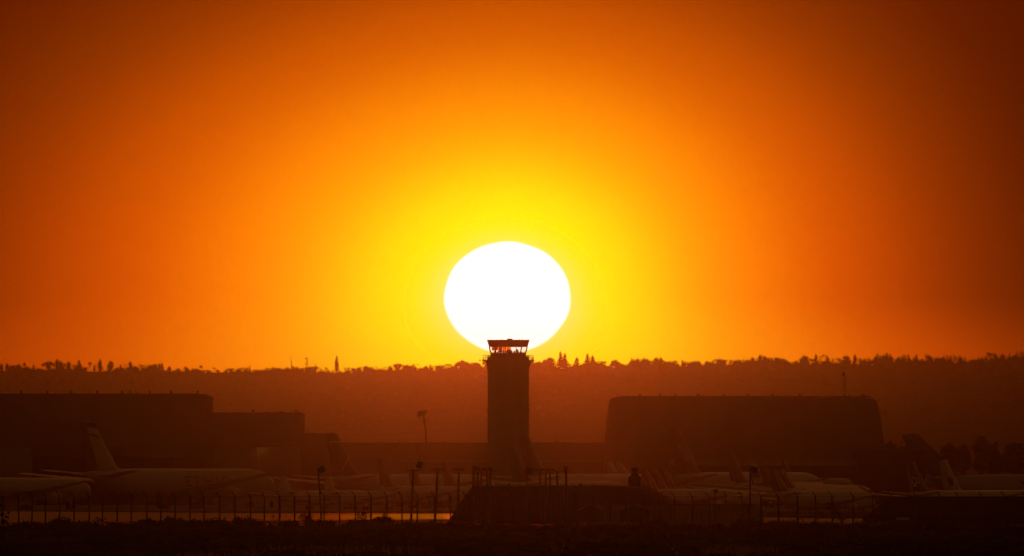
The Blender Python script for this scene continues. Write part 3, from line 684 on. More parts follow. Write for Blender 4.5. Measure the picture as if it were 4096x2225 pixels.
airliner('narrow airliner with plain dark tail, nearest left of the earth bank', 1515, 1842, 1831, 1944, 62, 2780, body='white', fin='brown', group=NB)
airliner('narrow airliner whose dark tail rises behind the floodlight on the T-shaped pole', 1636, 1955, 1840, 1946, 62, 2840, body='white', fin='brown', group=NB)
airliner('narrow airliner with dark tail beside the lamp pole left of the earth bank', 1772, 2090, 1845, 1948, 62, 2900, body='white', fin='navy', group=NB)
airliner('large airliner whose tall dark tail overlaps the control tower\'s right side', 2090, 2640, 1740, 1896, 95, 3000, body='white', fin='navy', group='large airliners parked behind the earth bank')
airliner('narrow airliner with dark tail in front of the foot of the tower', 2044, 2515, 1790, 1923, 80, 2650, body='white', fin='brown', group='large airliners parked behind the earth bank')
airliner('distant airliner with white fin left of the vent stack', 2432, 2760, 1848, 1905, 55, 3220, body='white', fin='white', group='large airliners parked behind the earth bank')
airliner('second distant white finned airliner, closest to the vent stack', 2470, 2800, 1848, 1905, 55, 3160, body='white', fin='white', group='large airliners parked behind the earth bank')
airliner('striped dark red tailed airliner nearest the vent stack, nose by the square sign', 2570, 2955, 1876, 1956, 70, 2480, body='white', fin='red', emblem=em_lead, group=ST)
airliner('striped dark red tailed airliner second right of the vent stack', 2607, 3014, 1876, 1961, 70, 2550, body='white', fin='red', emblem=em_lead, group=ST)
airliner('striped dark red tailed airliner third right of the vent stack', 2644, 3050, 1876, 1962, 70, 2620, body='white', fin='red', emblem=em_lead, group=ST)
airliner('large airliner with a pale patch on its tall dark tail before the arched hangar', 2693, 3306, 1712, 1888, 108, 3170, body='white', fin='brown', emblem=em_patch, group='large airliners before the arched hangar')
airliner('airliner with plain dark tail just left of the right floodlight', 2916, 3330, 1808, 1928, 76, 2830, body='white', fin='brown', group='large airliners before the arched hangar')
airliner('airliner with white bands across its dark tail beside the right floodlight', 3003, 3400, 1849, 1938, 72, 2700, body='white', fin='red', emblem=em_whitetop, group='large airliners before the arched hangar')
airliner('farthest airliner with small dark tail low before the arched hangar', 3130, 3420, 1840, 1912, 55, 3290, body='grey', fin='brown', group='large airliners before the arched hangar')
airliner('striped red tailed airliner with a dark band round its nose', 3050, 3506, 1874, 1940, 78, 2600, body='white', fin='red', emblem=em_lead, stripe=(.83,.885,'brown'), group=ST)
airliner('striped red tailed airliner second of the right group, glowing nose by the fence', 3084, 3508, 1882, 1962, 76, 2400, body='white', fin='red', emblem=em_lead, group=ST)
airliner('striped red tailed airliner last of the right group, hidden behind its neighbours', 3118, 3480, 1876, 1950, 72, 2520, body='white', fin='red', emblem=em_lead, group=ST)
airliner('huge grey four engined airliner with broad dark tail at the right edge', 3655, None, 1737, 1899, 104, 3500, heading=9, L=68, body='grey', fin='navy', engines=4, finsweep=1.16, group='airliners at the right edge', span=62)
airliner('airliner with white edged dark tail carrying curly white letters', 3634, 4090, 1845, 1962, 70, 2450, body='white', fin='navy', emblem=em_curls, group='airliners at the right edge')
airliner('airliner with white tail carrying a dark leaf fan', 3768, 4230, 1840, 1961, 72, 2500, body='white', fin='white', emblem=em_leaf, group='airliners at the right edge')
# ---------------------------------------------------------------- trees
def proto_mesh(name, fn, mats):
    mb = MB(); fn(mb); o = mb.build(name, mats, recalc=False); me = o.data; bpy.data.objects.remove(o); return me
def p_round(seed, dens=1.0):
    def fn(mb):
        r = random.Random(seed); mb.tube([(0,0,-.25),(.01,0,.2),(.0,0,.5)], [.05,.04,.02], 5, 1)
        for i in range(9):
            a = r.uniform(0, 6.28); q = r.uniform(.05, .30); z = r.uniform(.28, .82); k = r.uniform(.14, .24)*(1.15 - .5*abs(z-.55))
            mb.lump((math.cos(a)*q, math.sin(a)*q, z), (k*.85, k*.85, k*.66), r)
            mb.leaves((math.cos(a)*q, math.sin(a)*q, z), (k, k, k*.85), int(30*dens), .115, r, 0, .1)
            mb.tube([(0,0,.25),(math.cos(a)*q, math.sin(a)*q, z)], [.02,.008], 4, 1)
        mb.lump((0,0,.45), (.30,.30,.30), r); mb.lump((0,0,.88), (.11,.11,.09), r)
        mb.leaves((0,0,.9), (.12,.12,.10), int(20*dens), .11, r, 0, .1)
    return fn
def p_airy(seed):
    def fn(mb):
        r = random.Random(seed); mb.tube([(0,0,-.25),(.02,0,.4),(-.02,0,.85)], [.035,.03,.012], 5, 1)
        for i in range(9):
            a = r.uniform(0, 6.28); q = r.uniform(.1, .40); z = r.uniform(.3, .95); k = r.uniform(.07, .13)
            mb.lump((math.cos(a)*q, math.sin(a)*q, z), (k*.8, k*.8, k*.6), r)
            mb.leaves((math.cos(a)*q, math.sin(a)*q, z), (k*1.1, k*1.1, k*.9), 22, .085, r, 0, .1)
            mb.tube([(0,0,z*.6),(math.cos(a)*q, math.sin(a)*q, z)], [.016,.006], 4, 1)
    return fn
def p_conifer(seed):
    def fn(mb):
        r = random.Random(seed); mb.tube([(0,0,-.25),(0,0,.95)], [.05,.008], 5, 1)
        for i in range(13):
            z = .12 + .84*i/12; w = .46*(1 - z)**.85*r.uniform(.65, 1.15) + .03
            mb.lump((0,0,z), (w*.62, w*.62, .06), r, n=7, m=4)
            for j in range(4):
                a = r.uniform(0, 6.28); mb.leaves((math.cos(a)*w*.6, math.sin(a)*w*.6, z), (w*.5, w*.5, .045), 12, .10, r, 0, 0)
            mb.leaves((0,0,z), (w*.45, w*.45, .05), 10, .085, r, 0, 0)
    return fn
def p_column(seed):
    def fn(mb):
        r = random.Random(seed); mb.tube([(0,0,-.25),(0,0,.9)], [.05,.015], 5, 1)
        for i in range(11):
            z = .14 + .82*i/10; w = .42*math.sin(math.pi*min(1, (z+.12)/1.12))**.6*r.uniform(.7, 1.1) + .04
            a = r.uniform(0, 6.28); mb.lump((math.cos(a)*w*.2, math.sin(a)*w*.2, z), (w*.72, w*.72, .075), r); mb.leaves((math.cos(a)*w*.25, math.sin(a)*w*.25, z), (w*.75, w*.75, .07), 34, .10, r, 0, .1)
    return fn
def p_palm(seed):
    def fn(mb):
        r = random.Random(seed); l = r.uniform(-.03, .03); mb.tube([(0,0,-.25),(l,0,.4),(l*1.5,0,.8)], [.028,.02,.016], 5, 1)
        mb.lump((l*1.5,0,.84), (.30,.30,.13), r); mb.leaves((l*1.5,0,.84), (.42,.42,.17), 90, .22, r, 0, .1); mb.leaves((l*1.5,0,.72), (.18,.18,.12), 30, .1, r, 0, 0)
    return fn
PROTO = {}
TM = [M['leaf'], M['bark']]
for k, fn, n in (('round', p_round, 6), ('airy', p_airy, 4), ('conifer', p_conifer, 5), ('column', p_column, 3), ('palm', p_palm, 3)):
    PROTO[k] = [proto_mesh(k + '_tree', fn(11 + 7*i), TM if k != 'palm' else [M['palmleaf'], M['bark']]) for i in range(n)]
NAMES = dict(round='broadleaf_tree', airy='open_crowned_tree', conifer='conifer_tree', column='columnar_tree', palm='palm_tree')
# every tree on the skyline: column, row of its top, width (all in photograph pixels), kind
RT = """4,1457,16,r 28,1457,14,c 52,1463,22,r 76,1459,24,r 98,1456,8,p 122,1475,12,r 134,1462,10,c 155,1473,18,r 172,1459,9,p 194,1450,26,r 216,1458,8,p 229,1441,19,r 244,1450,14,c 260,1459,9,p
274,1450,19,r 296,1464,8,p 316,1448,24,k 341,1471,18,r 357,1453,16,a 377,1463,10,c 401,1445,18,c 442,1449,27,r 482,1461,13,k 500,1459,10,a 520,1451,17,c 544,1473,14,r 561,1461,19,a 580,1462,15,a
601,1463,26,r 618,1458,26,r 637,1457,13,c 648,1455,8,c 675,1483,16,r 714,1485,15,r 742,1471,9,p 785,1479,16,a 804,1466,8,p 829,1485,22,r 857,1473,7,p 871,1480,18,r 908,1475,8,c 923,1475,20,r
951,1479,15,r 970,1473,7,p 978,1479,10,r 989,1474,7,p 1000,1463,7,k 1017,1481,16,r 1065,1472,10,c 1075,1475,9,c 1091,1469,10,c 1106,1475,9,c 1148,1474,14,r 1188,1473,32,r 1246,1469,46,r 1263,1459,6,c
1285,1477,9,c 1302,1472,14,a 1313,1480,10,r 1331,1480,8,k 1347,1434,15,c 1377,1471,13,a 1394,1473,7,p 1414,1474,22,r 1442,1470,9,a 1466,1466,32,r 1488,1470,14,r 1506,1467,10,a 1524,1473,5,k 1540,1469,15,a
1562,1466,21,r 1590,1458,28,r 1629,1463,36,r 1661,1458,26,a 1704,1475,28,r 1760,1464,34,r 1797,1458,28,a 1830,1452,26,r 1847,1444,28,r 1863,1450,26,r 1886,1457,22,r 1899,1458,18,a 1912,1454,7,k 1930,1441,24,a
2147,1455,28,a 2165,1456,18,r 2197,1438,46,r 2214,1450,22,a 2242,1421,22,k 2259,1427,24,k 2275,1458,14,a 2288,1465,14,r 2307,1439,24,k 2328,1460,20,r 2350,1427,24,k 2370,1433,24,k 2389,1449,20,a 2405,1449,18,r 2417,1450,14,a
2463,1445,42,r 2500,1462,18,r 2522,1456,24,r 2527,1438,11,k 2546,1455,12,a 2577,1447,36,a 2600,1449,8,p 2610,1449,8,p 2638,1452,22,r 2650,1447,9,p 2667,1451,22,r 2697,1440,32,a 2727,1443,14,a 2743,1442,12,a 2752,1453,34,r
2777,1450,9,a 2795,1452,12,a 2824,1457,18,r 2836,1452,6,p 2879,1440,42,r 2917,1443,24,a 2953,1444,46,r 2975,1438,6,c 2993,1445,9,p 3006,1449,9,p 3050,1446,30,a 3085,1443,24,a 3104,1435,24,k 3117,1437,18,k 3148,1449,14,a
3162,1455,12,r 3180,1457,14,r 3215,1429,40,r 3243,1440,8,p 3252,1443,8,p 3263,1425,13,c 3286,1428,14,a 3301,1425,18,a 3312,1434,16,r 3335,1438,16,a 3352,1438,18,a 3363,1443,14,r 3387,1430,34,r 3401,1438,12,a 3419,1427,15,c
3449,1438,32,a 3468,1447,14,r 3494,1443,36,r 3509,1421,12,k 3528,1431,12,k 3548,1421,19,k 3560,1425,18,k 3590,1436,10,k 3610,1427,16,k 3620,1426,14,k 3634,1426,16,k 3656,1433,13,k 3666,1424,12,k 3688,1446,20,r 3702,1422,13,a
3716,1426,20,r 3735,1438,16,a 3747,1438,12,k 3772,1433,30,r 3775,1424,9,k 3792,1418,17,a 3803,1430,12,r 3814,1424,15,a 3823,1425,16,a 3838,1427,14,k 3845,1432,18,r 3860,1430,7,k 3894,1440,30,r 3915,1432,9,c 3940,1430,9,c
3950,1417,16,a 3967,1419,18,a 3980,1420,16,r 4000,1443,22,r 4037,1421,12,k 4044,1433,16,r 4066,1411,8,k 4074,1418,9,k 4085,1411,12,k 4094,1418,12,k"""
KIND = dict(r='round', a='airy', k='conifer', c='column', p='palm')
TREES = [(int(a), int(b), int(c), KIND[d]) for a, b, c, d in (w.split(',') for w in RT.split())]
WORD = dict(round='broad bushy tree', airy='thin open crowned tree', conifer='pointed conifer', column='narrow upright tree', palm='ball headed palm')
def region(px):
    if px < 824: return 'over the wide left hangar'
    if px < 1205: return 'over the lower left hangar'
    if px < 1950: return 'left of the tower'
    if px < 2440: return 'right of the tower'
    if px < 3535: return 'over the arched hangar'
    return 'beyond the arched hangar'
ORD = ['', 'second ', 'third ', 'fourth ', 'fifth ', 'sixth ', 'seventh ', 'eighth ', 'ninth ', 'tenth ', 'eleventh ', 'twelfth ', 'thirteenth ', 'fourteenth ', 'fifteenth ', 'sixteenth ', 'seventeenth ', 'eighteenth ', 'nineteenth ', 'twentieth ', 'twenty-first ', 'twenty-second ', 'twenty-third ', 'twenty-fourth ', 'twenty-fifth ']
count = {}
SPECIAL = {1347: 'tallest narrow tree on the ridge, standing alone right of two radio masts', 2242: 'tallest pointed conifer just right of the control tower on the ridge', 229: 'tallest tall topped bushy tree over the far left hangar roof',
           3215: 'broad twin domed tree on the ridge over the arched hangar\'s roof mast side', 1246: 'widest domed tree on the ridge beside the dish mast', 4085: 'tall dark conifer at the very right of the ridge'}
for px, py, w, k in sorted(TREES):
    c = count.setdefault((region(px), k), 0); count[(region(px), k)] += 1
    d = RIDGE_D - R.uniform(0, 30); x = bx(px, d); zb = hill_z(x, d) ; base = HY - (zb-CH)/d*F
    hgt = max((base - py), 10)/F*d*(1.17 if px < 2000 else 1.25)
    o = link_mesh(NAMES[k], PROTO[k][R.randrange(len(PROTO[k]))]); o.location = (x, d, zb - .02*hgt)
    ww = w/F*d*(1.55 if k in ('round', 'airy') else 1.9 if k != 'palm' else 1.7)
    o.scale = (ww, min(ww, 14), hgt); o.rotation_euler = (0, 0, 0 if k == 'palm' else R.choice((0, math.pi)))
    lab = SPECIAL.get(px) or (ORD[c] if c else 'first ') + WORD[k] + ' from left on the ridge ' + region(px)
    tag(o, lab, 'tree', 'trees along the ridge skyline')
# dimmer trees lower on the slope
SLOPE = """22,1518,12,c,1545 60,1504,10,k,1530 87,1516,14,c,1552 108,1530,10,r,1552 185,1516,28,r,1545 235,1512,14,r,1535 265,1500,26,r,1532 300,1494,22,r,1528 386,1492,32,r,1530 420,1505,24,r,1532 440,1516,26,r,1545
528,1506,22,r,1545 556,1486,26,c,1540 616,1508,20,c,1546 600,1516,14,r,1540 822,1512,24,r,1535 845,1506,16,c,1530 880,1516,14,r,1540 950,1530,18,r,1552 985,1520,28,r,1548 1040,1522,16,r,1548 1080,1510,14,r,1530
1222,1514,34,r,1545 1195,1530,30,r,1560 1330,1538,22,r,1562 1380,1524,44,r,1560 1420,1524,26,r,1550 1350,1540,30,r,1566 1590,1508,26,r,1532 1700,1505,26,r,1528 1870,1482,24,r,1510 1905,1492,22,r,1518
2225,1472,26,r,1500 2280,1474,24,r,1500 2330,1470,40,r,1500 2560,1478,40,r,1506 2740,1470,30,r,1500 2800,1470,24,c,1500 2900,1470,44,r,1496 3080,1492,22,c,1530 3130,1478,26,r,1505 3300,1486,36,r,1512 3470,1474,34,r,1505 3650,1478,30,r,1510 3820,1470,40,r,1500 3980,1470,40,r,1500"""
cs = {}
for wd in SLOPE.split():
    a, b, c, kk, base = wd.split(','); px, py, w, base = int(a), int(b), int(c), int(base); k = KIND[kk]
    lo, hi = HILL_D0, RIDGE_D
    for _ in range(40):
        m_ = (lo+hi)/2; rowm = HY - (hill_z(bx(px, m_), m_)-CH)/m_*F
        if rowm > base: lo = m_
        else: hi = m_
    d = lo; x = bx(px, d); hgt = (base-py)/F*d
    o = link_mesh(NAMES[k], PROTO[k][R.randrange(len(PROTO[k]))]); o.location = (x, d, hill_z(x, d)-.3); ww = w/F*d*1.3; o.scale = (ww, ww, hgt*1.05)
    q = cs.setdefault((region(px), k), 0); cs[(region(px), k)] += 1
    tag(o, 'dim ' + (ORD[q] if q else 'first ') + WORD[k] + ' from left on the slope ' + region(px), 'tree', 'trees on the hazy slope')
# the low woodland that fills the crest between them
mb = MB(); r = random.Random(3)
for i in range(1900):
    px = r.uniform(-700, 4800); d = RIDGE_D - abs(r.gauss(0, 1))*160; x = bx(px, d); z = hill_z(x, d)
    hh = r.uniform(.9, 3.4)*(1.05 if px < 1700 else 1.65)*(1.0 + .7*math.sin(px*.02)*math.sin(px*.0071+2)); w_ = r.uniform(1.2, 3.6)
    mb.lump((x, d, z+hh*.3), (w_*.9, w_*.9, hh*.75), r, n=6, m=4); mb.leaves((x, d, z+hh*.4), (w_, w_, hh*.85), 9, 1.0, r, 0, 0)
for i in range(900):
    px = r.uniform(-500, 4600); d = r.uniform(8300, 10700); x = bx(px, d); z = hill_z(x, d); hh = r.uniform(1.0, 3.0); w_ = r.uniform(2, 6)
    mb.leaves((x, d, z+hh*.4), (w_, w_, hh), 9, 1.5, r, 0, 0)
tag(mb.build('woodland', M['leaf'], recalc=False), 'low dark woodland and brush covering the hazy ridge', 'woodland', kind='stuff')
# masts on the ridge
def lattice(root, x0, w, y0, y1, d, wt=None):
    mb = Local(root); wt = wt if wt is not None else w
    for s_ in (-1, 1): mb.tube([W(x0 + s_*w/2, y1, d), W(x0 + s_*wt/2, y0, d)], .22, 5)
    n = max(3, int((y1-y0)/6))
    for i in range(n):
        ya = y1 + (y0-y1)*i/n; yb = y1 + (y0-y1)*(i+1)/n; k = 1 if i % 2 else -1
        mb.tube([W(x0 + k*w/2, ya, d), W(x0 - k*wt/2, yb, d)], .14, 4)
    return mb.build('lattice', M['galv'], root)
d = RIDGE_D - 5
m1 = tag(empty('radio_mast', W(1165, 1486, d)), 'thin lattice radio mast on the ridge left of the dish mast', 'mast', 'radio masts on the ridge')
lattice(m1, 1166, 4.0, 1450, 1488, d, 2.6); mb = Local(m1); mb.tube([W(1164.5, 1451, d), W(1164.5, 1419, d)], [.36, .2], 5); mb.build('whip_aerial', M['galv'], m1)
mb = Local(m1); mb.box(W(1169.5, 1448, d), (.9, .4, .4)); mb.build('antenna', M['black'], m1)
m2 = tag(empty('radio_mast', W(1229, 1476, d)), 'lattice radio mast on the ridge carrying two round dishes', 'mast', 'radio masts on the ridge')
lattice(m2, 1229, 5.0, 1429, 1480, d, 4.6)
for x, y, r_ in ((1222.7, 1434, 3.2), (1221.4, 1456.5, 3.0)):
    mb = Local(m2); c = W(x, y, d); rr_ = r_/F*d
    mb.loft([[(c.x+math.cos(a*.5236)*rr_*q, c.y-yy_, c.z+math.sin(a*.5236)*rr_*q) for a in range(12)] for q, yy_ in ((.2,-.3),(.7,-.15),(1,.2),(.9,.3))]); mb.tube([c, W(1227, y, d)], .12, 5); mb.build('dish', M['black'], m2)
mb = Local(m2); mb.box(W(1230, 1449, d), (1.5, .5, .25)); mb.build('platform', M['galv'], m2)
m3 = tag(empty('radio_mast', W(811, 1489, d)), 'plain thin pole beside a ball headed palm on the left ridge', 'mast', 'radio masts on the ridge')
mb = Local(m3); mb.tube([W(811, 1491, d), W(811, 1463, d)], [.2, .1], 5); mb.build('pole', M['galv'], m3)
m4 = tag(empty('radio_mast', W(4014, 1452, d)), 'plain thin pole on the far right of the ridge', 'mast', 'radio masts on the ridge')
mb = Local(m4); mb.tube([W(4014, 1454, d), W(4014, 1427, d)], [.2, .12], 5); mb.box(W(4014, 1428, d), (.5, .3, .5)); mb.build('pole', M['galv'], m4)
# lone wind-blown palm
DP = 3250.0
pt = tag(empty('palm_tree', (bx(1706, DP), DP, 0)), 'lone tall wind-blown palm left of the control tower', 'tree')
mb = Local(pt); mb.tube([(bx(1706, DP), DP, 0), W(1705.5, 1790, DP), W(1703, 1730, DP), W(1697, 1685, DP), W(1692, 1655, DP)], [.28,.23,.20,.18,.16], 8); mb.build('trunk', M['bark'], pt)
mb = Local(pt); r = random.Random(5); top = W(1692, 1655, DP)
for i in range(34):
    a = r.uniform(0, 6.28); ln = r.uniform(.7, 1.25); lift = r.uniform(-.25, .75)
    vx, vy = math.cos(a)*ln - .35, math.sin(a)*ln; pts = []
    for j in range(5):
        k = j/4; pts.append(top + Vector((vx*k - .25*k*k, vy*k, lift*k - .75*k*k)))
    for p0, p1, k in zip(pts, pts[1:], (0, 1, 2, 3)):
        w_ = .09 + .05*math.sin(k); b = len(mb.v)
        mb.v += [(p0.x, p0.y-w_, p0.z-w_), (p1.x, p1.y-w_, p1.z-w_), (p1.x, p1.y+w_, p1.z+w_), (p0.x, p0.y+w_, p0.z+w_)]; mb.face((b, b+1, b+2, b+3))
mb.leaves(top + Vector((-.4, 0, .1)), (1.0, .9, .6), 230, .3, r, 0, .1); mb.leaves(top + Vector((.3, 0, .4)), (.7, .6, .45), 120, .28, r, 0, .1)
mb.build('crown', M['palmleaf'], pt, recalc=False)
mb = Local(pt); mb.leaves(W(1697, 1686, DP), (.32, .32, .75), 60, .22, r, 0, 0); mb.build('dead_skirt', M['palmleaf'], pt, recalc=False)
# trees among the buildings at the right
def big_tree(px, top, w, d, blobs, label, name='broadleaf_tree', seed=1, group='trees at the right behind the aircraft'):
    r = random.Random(seed); x0 = bx(px, d); t_ = tag(empty(name, (x0, d, 0)), label, 'tree', group)
    H_ = hz(top, d); mb = MB(); mb.tube([(0,0,-.1),(.1,0,H_*.3),(0,.1,H_*.7)], [.35,.25,.1], 8)
    cr = MB()
    for (bx_, by_, bw, bh) in blobs:
        bw *= 1.3; bh *= 1.3; by_ += bh*.12
        c = W(px + bx_, by_, d); c = Vector((c.x - x0, r.uniform(-1, 1), c.z)); rx, rz_ = bw/2/F*d, bh/2/F*d
        mb.tube([(0, 0, H_*.3), (c.x*.6, c.y*.5, c.z*.75), tuple(c)], [.16, .1, .04], 5)
        cr.lump(c, (rx*.8, rx*.8, rz_*.8), r); cr.leaves(c, (rx, rx, rz_), int(20 + 1.1*bw*bh/10), .42, r, 0, .15)
        for _ in range(7):
            a = r.uniform(0, 6.28); cr.leaves(c + Vector((math.cos(a)*rx*.85, 0, math.sin(a)*rz_*.85)), (rx*.3, rx*.3, rz_*.3), 14, .3, r, 0, 0)
    mb.build('trunk', M['bark'], t_); cr.build('crown', M['leaf'], t_, recalc=False)
big_tree(3560, 1764, 40, 3560, [(0,1776,14,22),(-12,1785,22,18),(12,1785,24,20),(4,1768,6,14)], 'ragged tree top just right of the arched hangar', seed=2)
big_tree(3625, 1786, 50, 3560, [(-18,1795,26,18),(6,1793,26,18),(24,1790,22,24),(38,1786,20,26),(40,1830,60,60)], 'low dark trees left of the huge broad aircraft tail', seed=3)
big_tree(3795, 1776, 60, 3640, [(-10,1800,40,40),(4,1783,24,22),(14,1795,28,30),(0,1840,60,60)], 'dark round tree just right of the huge broad aircraft tail', seed=4)
big_tree(3848, 1782, 60, 3620, [(0,1800,44,36),(8,1786,18,20),(16,1815,30,36),(-6,1840,60,60),(20,1850,34,40)], 'bushy spreading tree between the broad tail and the tall tree', seed=5)
big_tree(3925, 1746, 70, 3600, [(0,1760,40,30),(6,1778,52,40),(-8,1790,38,44),(14,1800,30,40),(4,1830,34,30),(8,1855,70,34),(-16,1850,26,40)], 'tall tree with heavy leaning head at the right', seed=6)
big_tree(3978, 1770, 60, 3600, [(-4,1788,22,24),(6,1776,16,18),(-2,1812,40,40),(8,1835,50,40),(0,1862,70,40)], 'thin crowned tree between the tall tree and the domed tree', name='open_crowned_tree', seed=7)
big_tree(4062, 1768, 100, 3600, [(0,1788,66,34),(-26,1800,36,34),(26,1792,44,36),(0,1820,100,50),(0,1855,100,50),(44,1830,50,70)], 'wide domed dark tree at the right edge', seed=8)
# ---------------------------------------------------------------- earth bank with its vent stack, sheds
DB = 1340.0
eb = tag(empty('earth_bank', (bx(2240, DB), DB, 0)), 'flat topped grassed earth bank with steep ends, in front of the control tower', 'earth bank')
prof = [(1780,2105),(1822,2040),(1860,1985),(1888,1945),(1900,1942.5),(2010,1943),(2200,1942),(2400,1943),(2500,1946),(2560,1951),(2590,1962),(2625,1977),(2655,1998),(2690,2017),(2760,2030),(2800,2062),(2820,2098)]
r = random.Random(21); pts = []
for (a, b), (c, e_) in zip(prof, prof[1:]):
    n = max(1, int((c-a)/9))
    for i in range(n): pts.append((a+(c-a)*i/n, b+(e_-b)*i/n))
pts.append(prof[-1])
rings = []
for px, py in pts:
    x = bx(px, DB+12); zt = max(.05, hz(py, DB+12)) ; j = r.uniform(-.05, .05)
    rings.append([(x, DB+2, -.1), (x, DB+4+.4*zt, zt*.45), (x, DB+8+.5*zt, zt*.97+j), (x, DB+12, zt+j*.4), (x, DB+24, zt+j), (x, DB+34, -.1)])
mb = Local(eb); mb.loft(rings, 0, True); mb.build('bank', M['earth'], eb)
gb = MB()
def blade(mb, p, h, lean, w, rng, mat=0):
    a = rng.uniform(0, 6.28); u = Vector((math.cos(a), math.sin(a)*.4, 0)); p = Vector(p); t = p + Vector((lean*h, rng.uniform(-.1, .1)*h, h)); b = len(mb.v)
    mb.v += [tuple(p-u*w), tuple(p+u*w), tuple(t+u*w*.5), tuple(t-u*w*.5)]; mb.face((b, b+1, b+2, b+3), mat)
r = random.Random(8)
for i in range(3600):
    px = r.uniform(1895, 2800) if i % 2 else r.gauss(2655, 50)
    if not 1895 < px < 2810: continue
    py = interp(prof, px); yo = r.uniform(-4, 6); x = bx(px, DB+12); z = hz(py, DB+12)
    tall = .5 if px < 2555 else 1.0
    if 1915 < px < 2330 and math.sin(px*.11)+math.sin(px*.037) < .4: tall *= .45
    blade(gb, (x, DB+12+yo, z - .1), r.uniform(.15, .55)*tall + (.25 if r.random() < .03 else 0), r.uniform(-.5, .5), .02, r)
tag(gb.build('dry_grass', M['straw'], recalc=False), 'dry grass glowing along the crest of the earth bank', 'grass', kind='stuff')
vs = tag(empty('vent_stack', W(2539, 1950, DB+15)), 'dark capped vent stack with conical neck on the right of the earth bank', 'vent stack')
def pr(n): return n/F*(DB+15)
def prof_loft(root, lst, d, px, n=20):
    mb = Local(root); cx = bx(px, d)
    mb.loft([[(cx+math.cos(2*math.pi*k/n)*q/F*d, d+math.sin(2*math.pi*k/n)*q/F*d, hz(y, d)) for k in range(n)] for q, y in lst]); return mb
prof_loft(vs, [(26,1962),(26,1910.5),(25,1909)], DB+15, 2539).build('drum', M['black'], vs)
prof_loft(vs, [(24,1908.8),(19,1903),(11,1895),(9,1889)], DB+15, 2539).build('cone', M['black'], vs)
prof_loft(vs, [(9,1888.8),(13,1884),(14.5,1882.5),(14.5,1873),(13.5,1871)], DB+15, 2539).build('cap', M['black'], vs)
mb = Local(vs); mb.tube([W(2524, 1885, DB+15), W(2525, 1838, DB+15)], [.014, .008], 4); mb.build('antenna', M['galv'], vs)
for px, py, w, h_ in ((2323, 1942, 12, 5.5), (1958, 1942, 11, 4), (2035, 1942, 9, 4)):
    sb = tag(empty('low_shrub', W(px, py, DB+13)), {2323: 'small square topped shrub on the crest left of the vent stack', 1958: 'small shrub on the crest at the left pole cluster', 2035: 'small shrub on the middle of the bank crest before the tower'}[px], 'shrub', 'shrubs on the earth bank')
    mb = Local(sb); c = W(px, py-h_*.4, DB+13); mb.leaves(c, (w/2/F*DB, .2, h_*.7/F*DB), 90, .07, r, 0, 0); mb.build('foliage', M['scrub'], sb, recalc=False)
DS = 1292.0
sh = building('low_shed', 'long low pale walled shed with hipped right end, in front of the earth bank', 2700, DS)
z1 = hz(2018, DS); x0, x1, x2 = bx(2340, DS), bx(3008, DS), bx(3058, DS); ze = hz(2046, DS)
mb = Local(sh); mb.prism([(x0, 0), (x0, z1-.05), (x1, z1-.05), (x2-.05, ze-.04), (x2-.05, 0)], DS, DS+6); mb.build('wall', M['shedpale'], sh)
mb = Local(sh)
mb.prism([(x0-.1, z1-.045), (x0-.1, z1+.03), (x1, z1+.03), (x2+.05, ze+.02), (x2+.05, ze-.035), (x1, z1-.045)], DS-.12, DS+6.1); mb.build('roof', M['shedwall'], sh)
mb = Local(sh)
for q in range(2620, 3050, 62): mb.box((bx(q, DS), DS-.02, z1*.42), (.05, .05, z1*.8))
mb.build('wall_batten', M['shedwall'], sh)
kb = tag(empty('kerb', (bx(2890, DS-6), DS-6, 0)), 'pale low concrete kerb along the foot of the low shed', 'kerb')
mb = Local(kb); mb.box((bx(2892, DS-6), DS-6, .13), (px2m(340, DS-6), .25, .10)); mb.build('beam', M['concrete'], kb)
for i, (xa, xm, xb, yr, ye, pale) in enumerate(((2304, 2358, 2420, 2020, 2044, True), (2474, 2535, 2600, 2022, 2046, False))):
    d = 1276.0; hu = building('hut', ('small gabled hut with pale left roof slope, left of its twin before the low shed', 'small dark gabled hut, right one of the pair before the low shed')[i], xm, d, 'gabled huts')
    X = lambda q: bx(q, d); Z = lambda q: hz(q, d)
    mb = Local(hu); mb.prism([(X(xa+4), 0), (X(xa+4), Z(ye)), (X(xm), Z(yr)), (X(xb-4), Z(ye)), (X(xb-4), 0)], d, d+5); mb.build('wall', M['hutwall'], hu)
    mb = Local(hu); th = .07
    mb.prism([(X(xa), Z(ye+3)), (X(xm), Z(yr)+.004), (X(xm), Z(yr)+th), (X(xa)-.03, Z(ye+3)+th)], d-.25, d+5.2); mb.build('roof_slope', M['shedpale' if pale else 'shedwall'], hu)
    mb = Local(hu); mb.prism([(X(xb), Z(ye+3)), (X(xm)+.002, Z(yr)+.004), (X(xm)+.002, Z(yr)+th), (X(xb)+.03, Z(ye+3)+th)], d-.25, d+5.2); mb.build('roof_slope', M['shedwall'], hu)
    mb = Local(hu); mb.box((X(xm), d-.02, .55), (.8, .05, 1.1)); mb.build('door', M['black'], hu)
DR = 1300.0
sd = building('long_shed', 'long dark hipped shed at the right edge behind the fence', 3900, DR)
zt = hz(1986, DR); xa, xb = bx(3478, DR), bx(4700, DR); za = hz(2062, DR); xr = bx(3566, DR)
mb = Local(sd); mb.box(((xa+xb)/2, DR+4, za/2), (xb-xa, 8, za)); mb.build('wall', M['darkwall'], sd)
mb = Local(sd); o_ = .15
A_ = [(xa-o_, DR-o_, za), (xb, DR-o_, za), (xb, DR+8+o_, za), (xa-o_, DR+8+o_, za)]; B_ = [(xr, DR+3.2, zt), (xb, DR+3.2, zt), (xb, DR+4.8, zt), (xr, DR+4.8, zt)]
mb.loft([A_, B_], smooth=False); mb.build('roof', M['darkwall'], sd)
